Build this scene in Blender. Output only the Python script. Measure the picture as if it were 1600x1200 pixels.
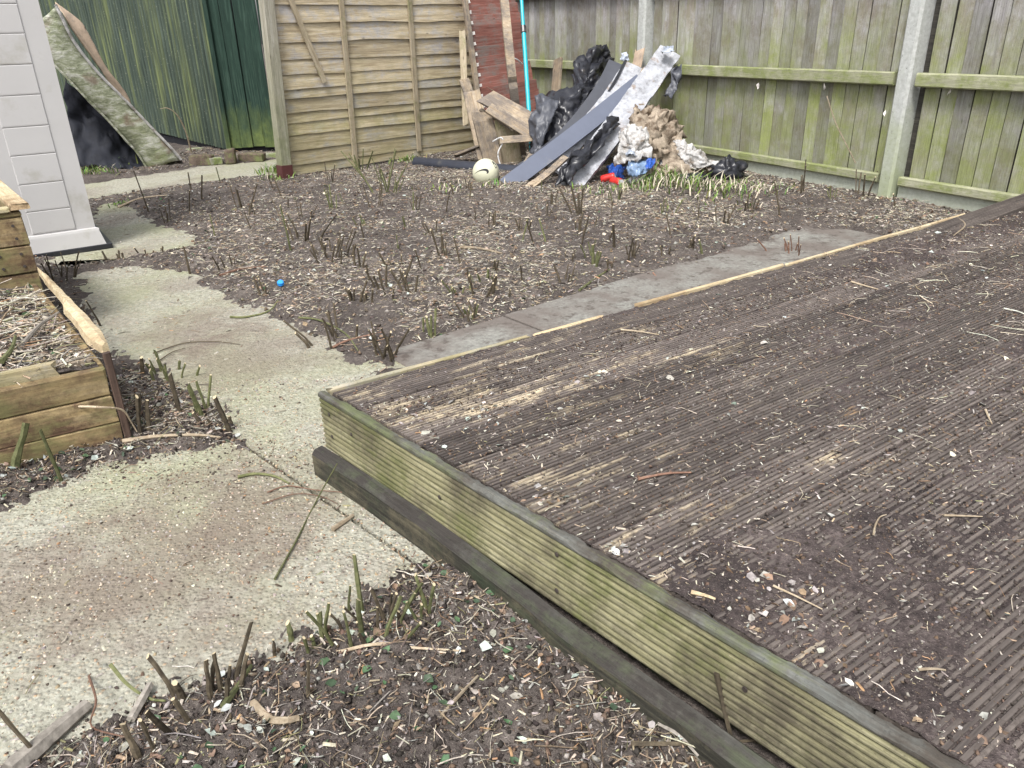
import bpy, math, random
import numpy as np
from mathutils import Vector, Matrix

for o in list(bpy.data.objects): bpy.data.objects.remove(o)
SC = bpy.context.scene
COL = SC.collection
RNG = np.random.default_rng(11)
random.seed(5)
rad = math.radians

# ------------------------------------------------------------------ camera
H_CAM, PITCH, ROLL, FPX = 1.15, 24.7, -1.5, 1202.0
cam_d = bpy.data.cameras.new('camera'); cam = bpy.data.objects.new('camera', cam_d); COL.objects.link(cam)
cam_d.sensor_width = 36.0; cam_d.lens = FPX / 1600 * 36; cam_d.clip_start = 0.05; cam_d.clip_end = 400
CM = (Matrix.Rotation(rad(90 - PITCH), 3, 'X') @ Matrix.Rotation(rad(ROLL), 3, 'Z'))
cam.matrix_world = Matrix.Translation((0, 0, H_CAM)) @ CM.to_4x4()
SC.camera = cam
# ------------------------------------------------------------------ light
SUN_EL, SUN_AZ = 58, 200     # degrees; the sun stands behind and left of the camera, veiled by cloud
world = bpy.data.worlds.new('World'); SC.world = world; world.use_nodes = True
wn = world.node_tree; wn.nodes.clear()
wo = wn.nodes.new('ShaderNodeOutputWorld'); wb = wn.nodes.new('ShaderNodeBackground')
sk = wn.nodes.new('ShaderNodeTexSky'); sk.sky_type = 'NISHITA'; sk.sun_disc = False
sk.sun_elevation = rad(SUN_EL); sk.sun_rotation = rad(SUN_AZ); sk.air_density = 1.0; sk.dust_density = 4.0; sk.ozone_density = 1.0
hs = wn.nodes.new('ShaderNodeHueSaturation'); hs.inputs['Saturation'].default_value = 0.22   # thin white overcast
wn.links.new(sk.outputs[0], hs.inputs['Color']); wn.links.new(hs.outputs[0], wb.inputs[0]); wb.inputs[1].default_value = 0.125
wn.links.new(wb.outputs[0], wo.inputs[0])
sl = bpy.data.lights.new('sun', 'SUN'); so = bpy.data.objects.new('sun', sl); COL.objects.link(so)
sl.energy = 1.5; sl.angle = rad(14); sl.color = (1.0, 0.97, 0.92)
az, el = rad(SUN_AZ), rad(SUN_EL)
sdir = Vector((math.sin(az) * math.cos(el), math.cos(az) * math.cos(el), math.sin(el)))
so.rotation_euler = sdir.to_track_quat('Z', 'Y').to_euler()
vs = SC.view_settings; vs.view_transform = 'Standard'; vs.look = 'None'; vs.gamma = 1.0; vs.use_curve_mapping = False
vs.exposure = 1.04
SC.render.resolution_x, SC.render.resolution_y = 1024, 768

# ------------------------------------------------------------------ survey helpers: sight line -> place
CMn = np.array(CM); C0 = np.array([0, 0, H_CAM])
def ray(u, v): return CMn @ np.array([(u - 800) / FPX, -(v - 600) / FPX, -1.0])
def G(u, v, z=0.0):                      # point at height z
    d = ray(u, v); return C0 + d * ((z - H_CAM) / d[2])
def AT(u, v, Y):                         # point at distance Y
    d = ray(u, v); return C0 + d * (Y / d[1])
def VP(u, v, a, b, off=0.0):             # point on the upright plane through a, b
    a = np.array(a[:2]); b = np.array(b[:2]); n = np.array([-(b - a)[1], (b - a)[0]]); n /= np.linalg.norm(n)
    if n @ (C0[:2] - a) < 0: n = -n
    a = a + n * off
    d = ray(u, v); return C0 + d * (((a - C0[:2]) @ n) / (d[:2] @ n))

# ------------------------------------------------------------------ numpy noise
_T = np.random.default_rng(3).random((8, 256, 256))
def vn(x, y, k=0):
    x = np.asarray(x, float); y = np.asarray(y, float)
    xi = np.floor(x).astype(int); yi = np.floor(y).astype(int); fx = x - xi; fy = y - yi
    fx = fx * fx * (3 - 2 * fx); fy = fy * fy * (3 - 2 * fy); T = _T[k % 8]
    a = T[xi & 255, yi & 255]; b = T[(xi + 1) & 255, yi & 255]; c = T[xi & 255, (yi + 1) & 255]; d = T[(xi + 1) & 255, (yi + 1) & 255]
    return (a * (1 - fx) + b * fx) * (1 - fy) + (c * (1 - fx) + d * fx) * fy
def fbm(x, y, oct=4, k=0):
    s = 0; a = 0.5; n = 0
    for i in range(oct):
        s = s + a * vn(x * 2 ** i + 17 * i, y * 2 ** i + 31 * i, k + i); n += a; a *= 0.5
    return s / n
def sstep(a, b, x):
    t = np.clip((x - a) / (b - a), 0, 1); return t * t * (3 - 2 * t)

# ------------------------------------------------------------------ materials
class NT:
    def __init__(s, name):
        s.m = bpy.data.materials.new(name); s.m.use_nodes = True; s.t = s.m.node_tree; s.b = s.t.nodes['Principled BSDF']
        s.out = s.t.nodes['Material Output']
    def n(s, ty, **kw):
        q = s.t.nodes.new(ty)
        for k, v in kw.items(): setattr(q, k, v)
        return q
    def l(s, a, b): s.t.links.new(a, b)
    def setin(s, sock, v):
        if hasattr(v, 'is_output'): s.l(v, sock)
        else:
            if isinstance(v, (tuple, list)) and len(v) == 3 and sock.type == 'RGBA': v = (*v, 1)
            sock.default_value = v
    def coord(s, kind='Object', scale=(1, 1, 1), rnd=True):
        if kind == 'World': src = s.n('ShaderNodeNewGeometry').outputs['Position']
        else: src = s.n('ShaderNodeTexCoord').outputs[kind]
        mp = s.n('ShaderNodeMapping'); s.l(src, mp.inputs[0]); mp.inputs['Scale'].default_value = scale
        if rnd and kind != 'World':
            oi = s.n('ShaderNodeObjectInfo'); mu = s.n('ShaderNodeVectorMath', operation='SCALE')
            cb = s.n('ShaderNodeCombineXYZ'); 
            for i in range(3): s.l(oi.outputs['Random'], cb.inputs[i])
            s.l(cb.outputs[0], mu.inputs[0]); mu.inputs['Scale'].default_value = 57.3
            s.l(mu.outputs[0], mp.inputs['Location'])
        return mp.outputs[0]
    def rand(s): return s.n('ShaderNodeObjectInfo').outputs['Random']
    def z(s):
        sp = s.n('ShaderNodeSeparateXYZ'); s.l(s.n('ShaderNodeNewGeometry').outputs['Position'], sp.inputs[0]); return sp.outputs[2]
    def noise(s, vec, scale=5, detail=4, rough=0.55, dist=0.0):
        q = s.n('ShaderNodeTexNoise'); s.l(vec, q.inputs['Vector']); q.inputs['Scale'].default_value = scale
        q.inputs['Detail'].default_value = detail; q.inputs['Roughness'].default_value = rough; q.inputs['Distortion'].default_value = dist
        return q.outputs[0]
    def voro(s, vec, scale=50, out='Color', feature='F1'):
        q = s.n('ShaderNodeTexVoronoi', feature=feature); s.l(vec, q.inputs['Vector']); q.inputs['Scale'].default_value = scale; return q.outputs[out]
    def ramp(s, fac, stops):
        q = s.n('ShaderNodeValToRGB'); e = q.color_ramp.elements
        while len(e) < len(stops): e.new(0.5)
        for i, (p, c) in enumerate(stops):
            e[i].position = p; e[i].color = (*c, 1) if isinstance(c, (tuple, list)) else (c, c, c, 1)
        s.l(fac, q.inputs[0]); return q.outputs[0]
    def mix(s, fac, a, b, mode='MIX'):
        q = s.n('ShaderNodeMix', data_type='RGBA', blend_type=mode)
        s.setin(q.inputs[0], fac); s.setin(q.inputs[6], a); s.setin(q.inputs[7], b); return q.outputs[2]
    def math(s, op, a, b=0.0, c=0.0, clamp=False):
        q = s.n('ShaderNodeMath', operation=op, use_clamp=clamp)
        s.setin(q.inputs[0], a); s.setin(q.inputs[1], b); s.setin(q.inputs[2], c); return q.outputs[0]
    def mr(s, v, a, b, c=0.0, d=1.0):
        q = s.n('ShaderNodeMapRange'); s.setin(q.inputs[0], v); q.inputs[1].default_value = a; q.inputs[2].default_value = b
        q.inputs[3].default_value = c; q.inputs[4].default_value = d; return q.outputs[0]
    def bump(s, h, strength=0.5, dist=0.01):
        q = s.n('ShaderNodeBump'); q.inputs['Strength'].default_value = strength; q.inputs['Distance'].default_value = dist
        s.l(h, q.inputs['Height']); s.l(q.outputs[0], s.b.inputs['Normal'])
    def done(s, col, rough=0.85, spec=0.3):
        s.setin(s.b.inputs['Base Color'], col); s.setin(s.b.inputs['Roughness'], rough); s.b.inputs['Specular IOR Level'].default_value = spec
        return s.m

def wood_mat(name, cols, algae=None, amt=0.5, groove=None, grain=(3, 60, 60), stain=None, stain_amt=0.4, world_algae=None, bump=0.5, rough=0.85, tint=0.25):
    m = NT(name); v = m.coord('Object', grain); v2 = m.coord('Object')
    g = m.noise(v, 1.0, 6, 0.6, 0.6); base = m.ramp(g, [(0.28, cols[0]), (0.5, cols[1]), (0.72, cols[2])])
    big = m.noise(v2, 5, 4, 0.6)
    if stain: base = m.mix(m.mr(m.math('ADD', m.noise(v2, 3.2, 8, 0.75), m.math('MULTIPLY', m.math('SUBTRACT', g, .5), .3)), 0.62 - stain_amt * .5, 0.74 - stain_amt * .4), base, stain)
    # end-grain knots
    kn = m.voro(m.coord('Object', (3.0, 9, 9)), 1.3, 'Distance'); base = m.mix(m.mr(kn, 0.10, 0.02, 0, 0.75), base, tuple(c * .35 for c in cols[0]))
    if algae:
        if world_algae:
            zz = m.math('ADD', m.z(), m.mr(m.noise(m.coord('World', (6, 6, 2.2)), 1.0, 6, 0.7), 0.2, 0.8, -world_algae[2], world_algae[2]))
            a = m.mr(zz, world_algae[0], world_algae[1], 1, 0)
            a = m.math('MULTIPLY', a, m.mr(m.noise(v2, 6, 5, .7), 0.3, 0.62, 0.25, 1), clamp=True)
            a = m.math('MULTIPLY', a, m.mr(m.rand(), 0, 1, 0.55, 1.15), clamp=True)
        else: a = m.mr(m.math('ADD', m.noise(v2, 4.5, 8, 0.75), m.math('MULTIPLY', m.math('SUBTRACT', g, .5), .35)), 0.66 - amt * .4, 0.76 - amt * .3, 0, .9)
        base = m.mix(a, base, m.mix(big, algae, tuple(c * 0.65 for c in algae)))
    base = m.mix(1.0, base, m.ramp(m.rand(), [(0, 1 - tint), (1, 1 + tint * .3)]), 'MULTIPLY')
    sp = m.mr(m.noise(v2, 160, 2, .5), 0.62, 0.7); base = m.mix(m.math('MULTIPLY', sp, 0.35), base, tuple(c * .3 for c in cols[0]))
    fg_ = m.noise(m.coord('Object', tuple(x * 3.5 for x in grain)), 1, 3, .7); base = m.mix(1.0, base, m.ramp(fg_, [(0.3, .72), (0.7, 1.18)]), 'MULTIPLY')
    if groove:          # darker, mottled colour towards the groove bottoms
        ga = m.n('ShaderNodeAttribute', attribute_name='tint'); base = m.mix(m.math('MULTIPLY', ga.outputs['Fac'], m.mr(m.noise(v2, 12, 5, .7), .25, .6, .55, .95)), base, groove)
    m.bump(m.math('ADD', g, m.math('MULTIPLY', m.noise(v2, 90, 3), 0.5)), bump, 0.004)
    return m.done(base, rough)

def mk_soil(name, dark, mid, lite):
    m = NT(name); v = m.coord('World'); a = m.noise(v, 5, 6, .65); b = m.noise(v, 70, 5, .7)
    c = m.ramp(m.math('ADD', m.math('MULTIPLY', a, .5), m.math('MULTIPLY', b, .5)), [(0.36, dark), (0.52, mid), (0.66, lite)])
    sp = m.mr(m.noise(v, 330, 2, .5), 0.64, 0.72, 0, .5); c = m.mix(sp, c, (0.42, 0.37, 0.31))
    m.bump(m.math('ADD', b, m.noise(v, 260, 3, .6)), 0.9, 0.008)
    return m.done(c, 0.95, 0.2)
M_SOIL = mk_soil('soil', (0.042, 0.035, 0.032), (0.110, 0.093, 0.084), (0.220, 0.190, 0.169))
M_DIRT = mk_soil('deck_dirt', (0.026, 0.021, 0.021), (0.082, 0.065, 0.062), (0.188, 0.153, 0.145))

def mk_concrete():
    m = NT('aggregate_concrete'); v = m.coord('World')
    big = m.noise(v, 1.9, 5, .6); fine = m.noise(v, 45, 5, .7)
    c = m.ramp(fine, [(0.28, (0.175, 0.168, 0.135)), (0.5, (0.325, 0.318, 0.262)), (0.72, (0.47, 0.463, 0.395))])
    st = m.voro(v, 95); sd = m.voro(v, 95, 'Distance')
    stc = m.ramp(m.n('ShaderNodeSeparateColor').outputs[0], [(0, (0.3, .3, .3)), (1, (.3, .3, .3))])
    sep = m.n('ShaderNodeSeparateColor'); m.l(st, sep.inputs[0])
    stc = m.ramp(sep.outputs[0], [(0.0, (0.20, 0.17, 0.14)), (0.3, (0.42, 0.36, 0.26)), (0.6, (0.55, 0.50, 0.40)), (0.82, (0.50, 0.29, 0.14)), (0.9, (0.62, 0.58, 0.48)), (1, (0.24, 0.24, 0.25))])
    c = m.mix(m.math('MULTIPLY', m.mr(sd, 0.45, 0.2), m.mr(sep.outputs[1], .35, .6, 0, .75)), c, stc)
    alg = m.mr(m.noise(v, 1.4, 5, .6), 0.44, 0.60, 0, .62); c = m.mix(alg, c, m.mix(fine, (0.175, 0.18, 0.095), (0.40, 0.41, 0.265)))
    mud = m.mr(big, 0.50, 0.66, 0, .6); c = m.mix(m.math('MULTIPLY', mud, m.mr(m.noise(v, 22, 4, .7), .3, .6, .35, 1)), c, (0.165, 0.120, 0.105))
    for (mu, mv, mr_) in ((230, 880, .42), (420, 800, .30), (60, 930, .3), (380, 555, .45), (300, 520, .3)):
        dn = m.n('ShaderNodeVectorMath', operation='DISTANCE'); m.l(m.n('ShaderNodeNewGeometry').outputs['Position'], dn.inputs[0]); dn.inputs[1].default_value = tuple(G(mu, mv))
        wob = m.math('ADD', dn.outputs['Value'], m.mr(m.noise(v, 6, 6, .7), .25, .75, -.22, .22))
        c = m.mix(m.mr(wob, mr_ * .3, mr_, .6, 0), c, m.mix(fine, (0.105, 0.08, 0.064), (0.27, 0.225, 0.185)))
    mud2 = m.mr(m.noise(v, 9, 6, .75), 0.60, 0.72, 0, .8); c = m.mix(mud2, c, (0.12, 0.09, 0.078))
    m.bump(m.math('ADD', m.math('MULTIPLY', m.mr(sd, 0, .6, 1, 0), .8), fine), .8, 0.007)
    return m.done(c, 0.93, 0.2)
M_CONC = mk_concrete()
def mk_paving():
    m = NT('grey_paving'); v = m.coord('World'); f = m.noise(v, 60, 5, .7); b = m.noise(v, 3, 5, .6)
    c = m.ramp(f, [(0.3, (0.15, 0.148, 0.135)), (0.7, (0.30, 0.295, 0.268))]); c = m.mix(m.mr(b, .38, .58, 0, .8), c, (0.135, 0.112, 0.10))
    c = m.mix(m.mr(m.noise(v, 16, 5, .75), .52, .64, 0, .85), c, (0.085, .07, .062))
    m.bump(f, .5, .004); return m.done(c, .92, .2)
M_PAVE = mk_paving()
def mk_post(name='post_concrete', al=.75):
    m = NT(name); v = m.coord('World'); f = m.noise(v, 40, 5, .65)
    c = m.ramp(f, [(0.3, (0.36, 0.37, 0.35)), (0.7, (0.53, 0.545, 0.53))])
    zz = m.math('ADD', m.z(), m.mr(m.noise(v, 7, 4), .2, .8, -.35, .35)); c = m.mix(m.mr(zz, .05, .75, al, 0), c, (0.30, 0.34, 0.19))
    c = m.mix(m.mr(m.noise(v, 75, 2), .66, .72, 0, .7), c, (0.16, .16, .15))
    m.bump(f, .4, .004); return m.done(c, .9, .25)
M_POST = mk_post()
M_GRAVEL = mk_post('gravel_board', .38)

OLIVE = (0.22, 0.255, 0.085)
M_FENCE = wood_mat('weathered_fence', [(0.235, 0.22, 0.22), (0.385, 0.37, 0.375), (0.50, 0.49, 0.505)], algae=(0.290, 0.325, 0.125), grain=(2.2, 55, 55),
                   stain=(0.255, 0.225, 0.195), stain_amt=0.35, world_algae=(0.72, 1.5, 0.55), tint=0.38)
M_RAIL = wood_mat('green_rail', [(0.27, 0.27, 0.19), (0.36, 0.36, 0.25), (0.43, 0.42, 0.32)], algae=(0.27, 0.31, 0.11), amt=.6, tint=.1)
M_LAP = wood_mat('larch_lap', [(0.30, 0.235, 0.15), (0.50, 0.42, 0.285), (0.64, 0.56, 0.42)], algae=(0.35, 0.325, 0.15), grain=(2.5, 40, 40),
                 stain=(0.42, 0.40, 0.385), stain_amt=.25, world_algae=(0.1, 1.0, .35), tint=.22)
M_BATTEN = wood_mat('batten_wood', [(0.25, 0.20, 0.13), (0.40, 0.335, 0.235), (0.50, 0.44, 0.34)], algae=(0.26, 0.25, 0.12), amt=.4, tint=.15)
M_POSTW = wood_mat('post_wood', [(0.24, 0.22, 0.17), (0.34, 0.32, 0.255), (0.44, 0.42, 0.36)], algae=(0.22, 0.24, 0.12), world_algae=(.2, 1.2, .3), tint=.05)
M_GAPDARK = wood_mat('gap_darkening', [(0.03, 0.028, 0.024), (0.05, 0.046, 0.04), (0.08, 0.075, 0.06)])
def mk_deck():
    m = NT('deck_timber'); v = m.coord('Object', (2.5, 45, 45)); w = m.coord('World'); g = m.noise(v, 1, 6, .6, .4)
    tan = m.ramp(g, [(0.3, (0.24, 0.19, 0.125)), (0.55, (0.42, 0.35, 0.245)), (0.75, (0.53, 0.46, 0.34))])
    dk = m.ramp(g, [(0.3, (0.040, 0.033, 0.031)), (0.7, (0.168, 0.142, 0.126))])
    st = m.coord('Object', (2.2, 10, 10)); k = m.noise(st, 1, 6, .75)
    mp = m.n('ShaderNodeVectorMath', operation='DISTANCE'); m.l(m.n('ShaderNodeNewGeometry').outputs['Position'], mp.inputs[0]); mp.inputs[1].default_value = (-0.25, 2.15, .24)
    near = m.mr(mp.outputs['Value'], 0.1, 1.7, 0.13, -0.01)      # boards by the worn corner are scuffed cleaner
    k2 = m.math('ADD', k, m.math('MULTIPLY', m.math('SUBTRACT', m.noise(m.coord('Object', (5, 40, 40)), 1, 4, .6), .5), .35)); c = m.mix(m.mr(m.math('ADD', k2, near), 0.63, 0.75), dk, tan)
    c = m.mix(m.mr(m.noise(w, 40, 5, .7), .50, .62, 0, .85), c, (0.075, 0.061, 0.054))
    c = m.mix(m.mr(m.noise(m.coord('Object', (5, 16, 16)), 1, 5, .7), .66, .74, 0, .85), c, (0.44, 0.28, 0.14))
    c = m.mix(1.0, c, m.ramp(m.rand(), [(0, .72), (1, 1.22)]), 'MULTIPLY')
    m.bump(g, .5, .003); return m.done(c, .82, .3)
M_DECK = mk_deck()
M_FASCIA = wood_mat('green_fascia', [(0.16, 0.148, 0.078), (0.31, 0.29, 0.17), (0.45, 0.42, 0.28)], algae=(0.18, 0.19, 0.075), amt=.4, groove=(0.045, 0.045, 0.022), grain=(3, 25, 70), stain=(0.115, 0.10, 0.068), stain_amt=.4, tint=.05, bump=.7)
M_FTOP = wood_mat('fascia_top', [(0.085, 0.088, 0.082), (0.15, 0.153, 0.14), (0.23, 0.23, 0.195)], algae=(0.15, 0.17, 0.085), amt=.5, stain=(0.07, .06, .05), stain_amt=.5, tint=.05, bump=.8)
M_PLANK = wood_mat('dark_plank', [(0.020, 0.019, 0.015), (0.042, 0.040, 0.031), (0.075, 0.07, 0.055)], algae=(0.045, 0.058, 0.035), amt=.4, stain=(0.12, 0.105, 0.07), stain_amt=.25, tint=.05, bump=.8)
M_PLTOP = wood_mat('plank_top', [(0.055, 0.055, 0.048), (0.105, 0.104, 0.092), (0.185, 0.175, 0.14)], algae=(0.085, 0.098, 0.06), amt=.4, stain=(0.045, 0.040, 0.036), stain_amt=.55, tint=.05, bump=.9)
M_FRESH = wood_mat('split_wood', [(0.45, 0.34, 0.19), (0.63, 0.52, 0.34), (0.76, 0.66, 0.48)], stain=(0.34, 0.24, 0.14), stain_amt=.3, tint=.15, bump=.9)
M_BED = wood_mat('bed_timber', [(0.20, 0.14, 0.065), (0.36, 0.275, 0.145), (0.50, 0.41, 0.25)], algae=(0.235, 0.215, 0.095), amt=.45, stain=(0.10, 0.06, 0.038), stain_amt=.42, grain=(3, 30, 30), tint=.2)
M_RUST = wood_mat('rust_brown', [(0.045, 0.03, 0.024), (0.085, 0.055, 0.043), (0.15, 0.10, 0.075)], tint=.1, bump=.7)
M_OLDW = wood_mat('old_offcut', [(0.27, 0.20, 0.13), (0.45, 0.36, 0.255), (0.57, 0.48, 0.37)], stain=(0.20, 0.17, 0.145), stain_amt=.45, tint=.35, bump=.8)
M_RED = wood_mat('red_shiplap', [(0.20, 0.078, 0.060), (0.30, 0.125, 0.10), (0.39, 0.195, 0.165)], stain=(0.25, 0.20, 0.18), stain_amt=.30, grain=(2.5, 50, 50), tint=.25)
M_GREENB = wood_mat('green_boards', [(0.010, 0.024, 0.018), (0.018, 0.042, 0.031), (0.045, 0.08, 0.062)], algae=(0.17, 0.22, 0.07), world_algae=(0.05, .55, .3), tint=.25)

def plain(name, c, rough=.6, spec=.4, var=.25, scale=12, dirt=None, bump=0.0, dirt_amt=.5):
    m = NT(name); v = m.coord('Object'); n = m.noise(v, scale, 5, .65)
    col = m.ramp(n, [(0.3, tuple(x * (1 - var) for x in c)), (0.7, tuple(min(1, x * (1 + var)) for x in c))])
    if dirt: col = m.mix(m.mr(m.noise(v, scale * .6, 6, .7), .64 - .2 * dirt_amt, .78 - .2 * dirt_amt), col, dirt)
    if bump: m.bump(m.noise(v, scale * 5, 4, .6), bump, .004)
    return m.done(col, rough, spec)
M_WHITE = plain('white_plastic', (0.50, 0.49, 0.485), .45, .4, .03, 5, (0.40, 0.385, 0.35), .05, .38)
M_BLACKP = plain('black_plastic', (0.020, 0.021, 0.027), .30, .5, .3, 8, (0.10, 0.09, 0.085), .1, .3)
M_TARP = plain('dull_tarp', (0.020, 0.022, 0.030), .7, .2, .3)
M_GUTTER = plain('gutter_black', (0.030, 0.034, 0.048), .35, .5, .2, 8, (0.09, 0.085, 0.08), .1, .3)
M_GREYA = plain('grey_fascia_pvc', (0.112, 0.127, 0.172), .42, .45, .08, 6, (0.22, 0.21, 0.20), .05, .15)
M_GREYB = plain('dark_fascia_pvc', (0.066, 0.070, 0.085), .45, .45, .15, 6, (0.16, 0.155, 0.15), .05, .25)
M_TURQ = plain('turquoise_paint', (0.0, 0.42, 0.52), .35, .5, .06)
M_TAN = plain('tan_sheet', (0.40, 0.31, 0.235), .85, .2, .3, 9, (0.27, 0.225, 0.185), .5)
M_MEMB = plain('fleece', (0.33, 0.275, 0.215), .95, .1, .45, 16, (0.12, 0.085, 0.06), .9, .75)
M_MEMB2 = plain('fleece_pale', (0.44, 0.43, 0.42), .9, .2, .4, 18, (0.17, 0.14, 0.11), .9, .6)
M_BRICK = plain('old_brick', (0.13, 0.10, 0.08), .95, .1, .4, 22, (0.17, 0.19, 0.085), .8, .8)
M_STONE = plain('mossy_stone', (0.26, 0.26, 0.2), .95, .1, .4, 20, (0.19, 0.23, 0.09), .8, .8)
M_BALL = plain('ball_cover', (0.60, 0.60, 0.45), .55, .35, .12, 10, (0.36, 0.34, 0.25), .1, .45)
M_INK = plain('dark_print', (0.022, 0.022, 0.026), .6)
M_CANR = plain('can_red', (0.58, 0.035, 0.03), .35, .5, .1)
M_CANS = plain('can_silver', (0.62, 0.62, 0.64), .35, .6, .15)
M_BLUE = plain('blue_wrapper', (0.025, 0.085, 0.36), .35, .5, .3, 20)
M_PALEBL = plain('pale_blue_plastic', (0.17, 0.25, 0.38), .3, .5, .3, 14, (0.30, .31, .33), .1)
M_FOILY = plain('foil_wrapper', (0.34, 0.38, 0.45), .35, .6, .5, 25)
M_CAP = plain('blue_cap', (0.02, 0.28, 0.80), .4, .5, .05)
M_SLEEVE = plain('brown_sleeve', (0.085, 0.028, 0.026), .55, .4, .15)
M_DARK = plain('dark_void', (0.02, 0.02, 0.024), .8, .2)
M_WIRE = plain('white_wire', (0.66, 0.66, 0.66), .5)
M_NAIL = plain('nail', (0.05, 0.04, 0.035), .6)
M_TABS = plain('torn_white', (0.78, 0.74, 0.70), .8)
def mk_whitebd():
    m = NT('crusted_white'); v = m.coord('Object'); n = m.noise(v, 6, 7, .75); n2 = m.noise(v, 13, 7, .75)
    c = m.ramp(n2, [(0.32, (0.20, 0.20, 0.21)), (0.48, (0.36, 0.37, 0.40)), (0.66, (0.50, 0.51, 0.55))])
    c = m.mix(m.mr(n, .56, .66, 0, .85), c, (0.24, 0.18, 0.135)); c = m.mix(m.mr(m.noise(v, 22, 4, .8), .64, .7, 0, .8), c, (0.16, .15, .15))
    m.bump(m.math('ADD', n2, n), .6, .008); return m.done(c, .95, .08)
M_WBD = mk_whitebd()
def mk_matt():
    m = NT('mouldy_mattress'); v = m.coord('Object', (1, 1, 1)); st = m.coord('Object', (9, 9, 22)); n = m.noise(st, 1, 6, .75, .25); b = m.noise(v, 3.2, 5, .6)
    c = m.ramp(n, [(0.3, (0.11, 0.125, 0.08)), (0.48, (0.30, 0.32, 0.22)), (0.64, (0.58, 0.58, 0.52))])
    c = m.mix(m.mr(b, .55, .68, 0, .5), c, (0.30, 0.34, 0.14)); c = m.mix(m.mr(m.noise(v, 4.4, 4, .6), .58, .68, 0, .8), c, (0.22, .165, .125))
    m.bump(n, .8, .02); return m.done(c, .95, .1)
M_MATT = mk_matt()
def mk_corr():
    m = NT('green_corrugated'); v = m.coord('World'); st = m.coord('World', (11, 11, .5)); n = m.noise(st, 1, 6, .7); f = m.noise(m.coord('World', (30, 30, 2)), 1, 4, .6)
    c = m.ramp(f, [(0.3, (0.026, 0.042, 0.034)), (0.7, (0.085, 0.115, 0.088))])
    c = m.mix(m.math('MULTIPLY', m.mr(n, .48, .66), m.mr(f, .35, .6, .2, .9)), c, (0.20, 0.235, 0.085))
    c = m.mix(m.mr(m.noise(v, 55, 3, .6), .62, .7, 0, .5), c, (0.26, 0.28, 0.2))
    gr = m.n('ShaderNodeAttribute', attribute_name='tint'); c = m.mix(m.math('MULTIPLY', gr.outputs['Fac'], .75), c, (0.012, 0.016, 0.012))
    m.bump(f, .4, .004); return m.done(c, .7, .35)
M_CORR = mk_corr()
def mk_tint(name, rough=.85, spec=.25, bump=.5):
    m = NT(name); at = m.n('ShaderNodeAttribute', attribute_name='tint'); v = m.coord('World'); n = m.noise(v, 120, 3, .6)
    c = m.mix(1.0, at.outputs['Color'], m.ramp(n, [(0.3, 0.62), (0.7, 1.2)]), 'MULTIPLY'); m.bump(n, bump, .002); return m.done(c, rough, spec)
M_LIT = mk_tint('litter'); M_LEAF = mk_tint('leaf_litter', .6, .35)
def mk_stem(name, a, b):
    m = NT(name); v = m.coord('Object', (1, 1, 1)); n = m.noise(v, 60, 4, .6); c = m.ramp(n, [(.3, a), (.7, b)])
    c = m.mix(1.0, c, m.ramp(m.rand(), [(0, .6), (1, 1.25)]), 'MULTIPLY'); m.bump(n, .6, .003); return m.done(c, .85, .25)
M_STEM = mk_stem('cut_stem', (0.045, 0.036, 0.026), (0.13, 0.105, 0.07)); M_STEMG = mk_stem('green_stem', (0.075, 0.085, 0.035), (0.18, 0.185, 0.09))
M_CUT = plain('cut_face', (0.50, 0.42, 0.28), .9, .1)
M_TWR = mk_stem('red_twig', (0.13, 0.07, 0.048), (0.27, 0.165, 0.12)); M_TWP = mk_stem('pale_twig', (0.28, 0.215, 0.145), (0.50, 0.42, 0.31)); M_TWG = mk_stem('grey_root', (0.20, 0.18, 0.155), (0.40, 0.365, 0.32))
M_GRASS = mk_tint('grass_blades', .6, .3, .1)

# ------------------------------------------------------------------ object helpers
def tag(o, label=None, cat=None, group=None, kind=None):
    if label: o['label'] = label
    if cat: o['category'] = cat
    if group: o['group'] = group
    if kind: o['kind'] = kind
    return o
def link(name, me, mat=None, parent=None, mw=None):
    o = bpy.data.objects.new(name, me); COL.objects.link(o)
    if mat and me is not None and not me.materials: me.materials.append(mat)
    elif mat and me is not None and me.materials[0] is None: me.materials[0] = mat
    if parent is not None:
        o.parent = parent
        if mw is None: mw = Matrix.Identity(4)
    if mw is not None:
        if parent is not None: o.matrix_parent_inverse = Matrix.Identity(4); o.matrix_local = PINV(parent) @ mw
        else: o.matrix_world = mw
    return o
def PINV(p):
    m = p.matrix_basis.copy()
    q = p
    while q.parent is not None: q = q.parent; m = q.matrix_basis @ m
    return m.inverted()
def empty(name, loc=(0, 0, 0)):
    o = bpy.data.objects.new(name, None); COL.objects.link(o); o.location = Vector(loc); o.empty_display_size = .05; return o
def mesh(name, v, f, smooth=False):
    me = bpy.data.meshes.new(name); me.from_pydata([tuple(map(float, p)) for p in v], [], [tuple(map(int, q)) for q in f])
    me.update()
    if smooth: me.polygons.foreach_set('use_smooth', [True] * len(me.polygons))
    return me
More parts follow.
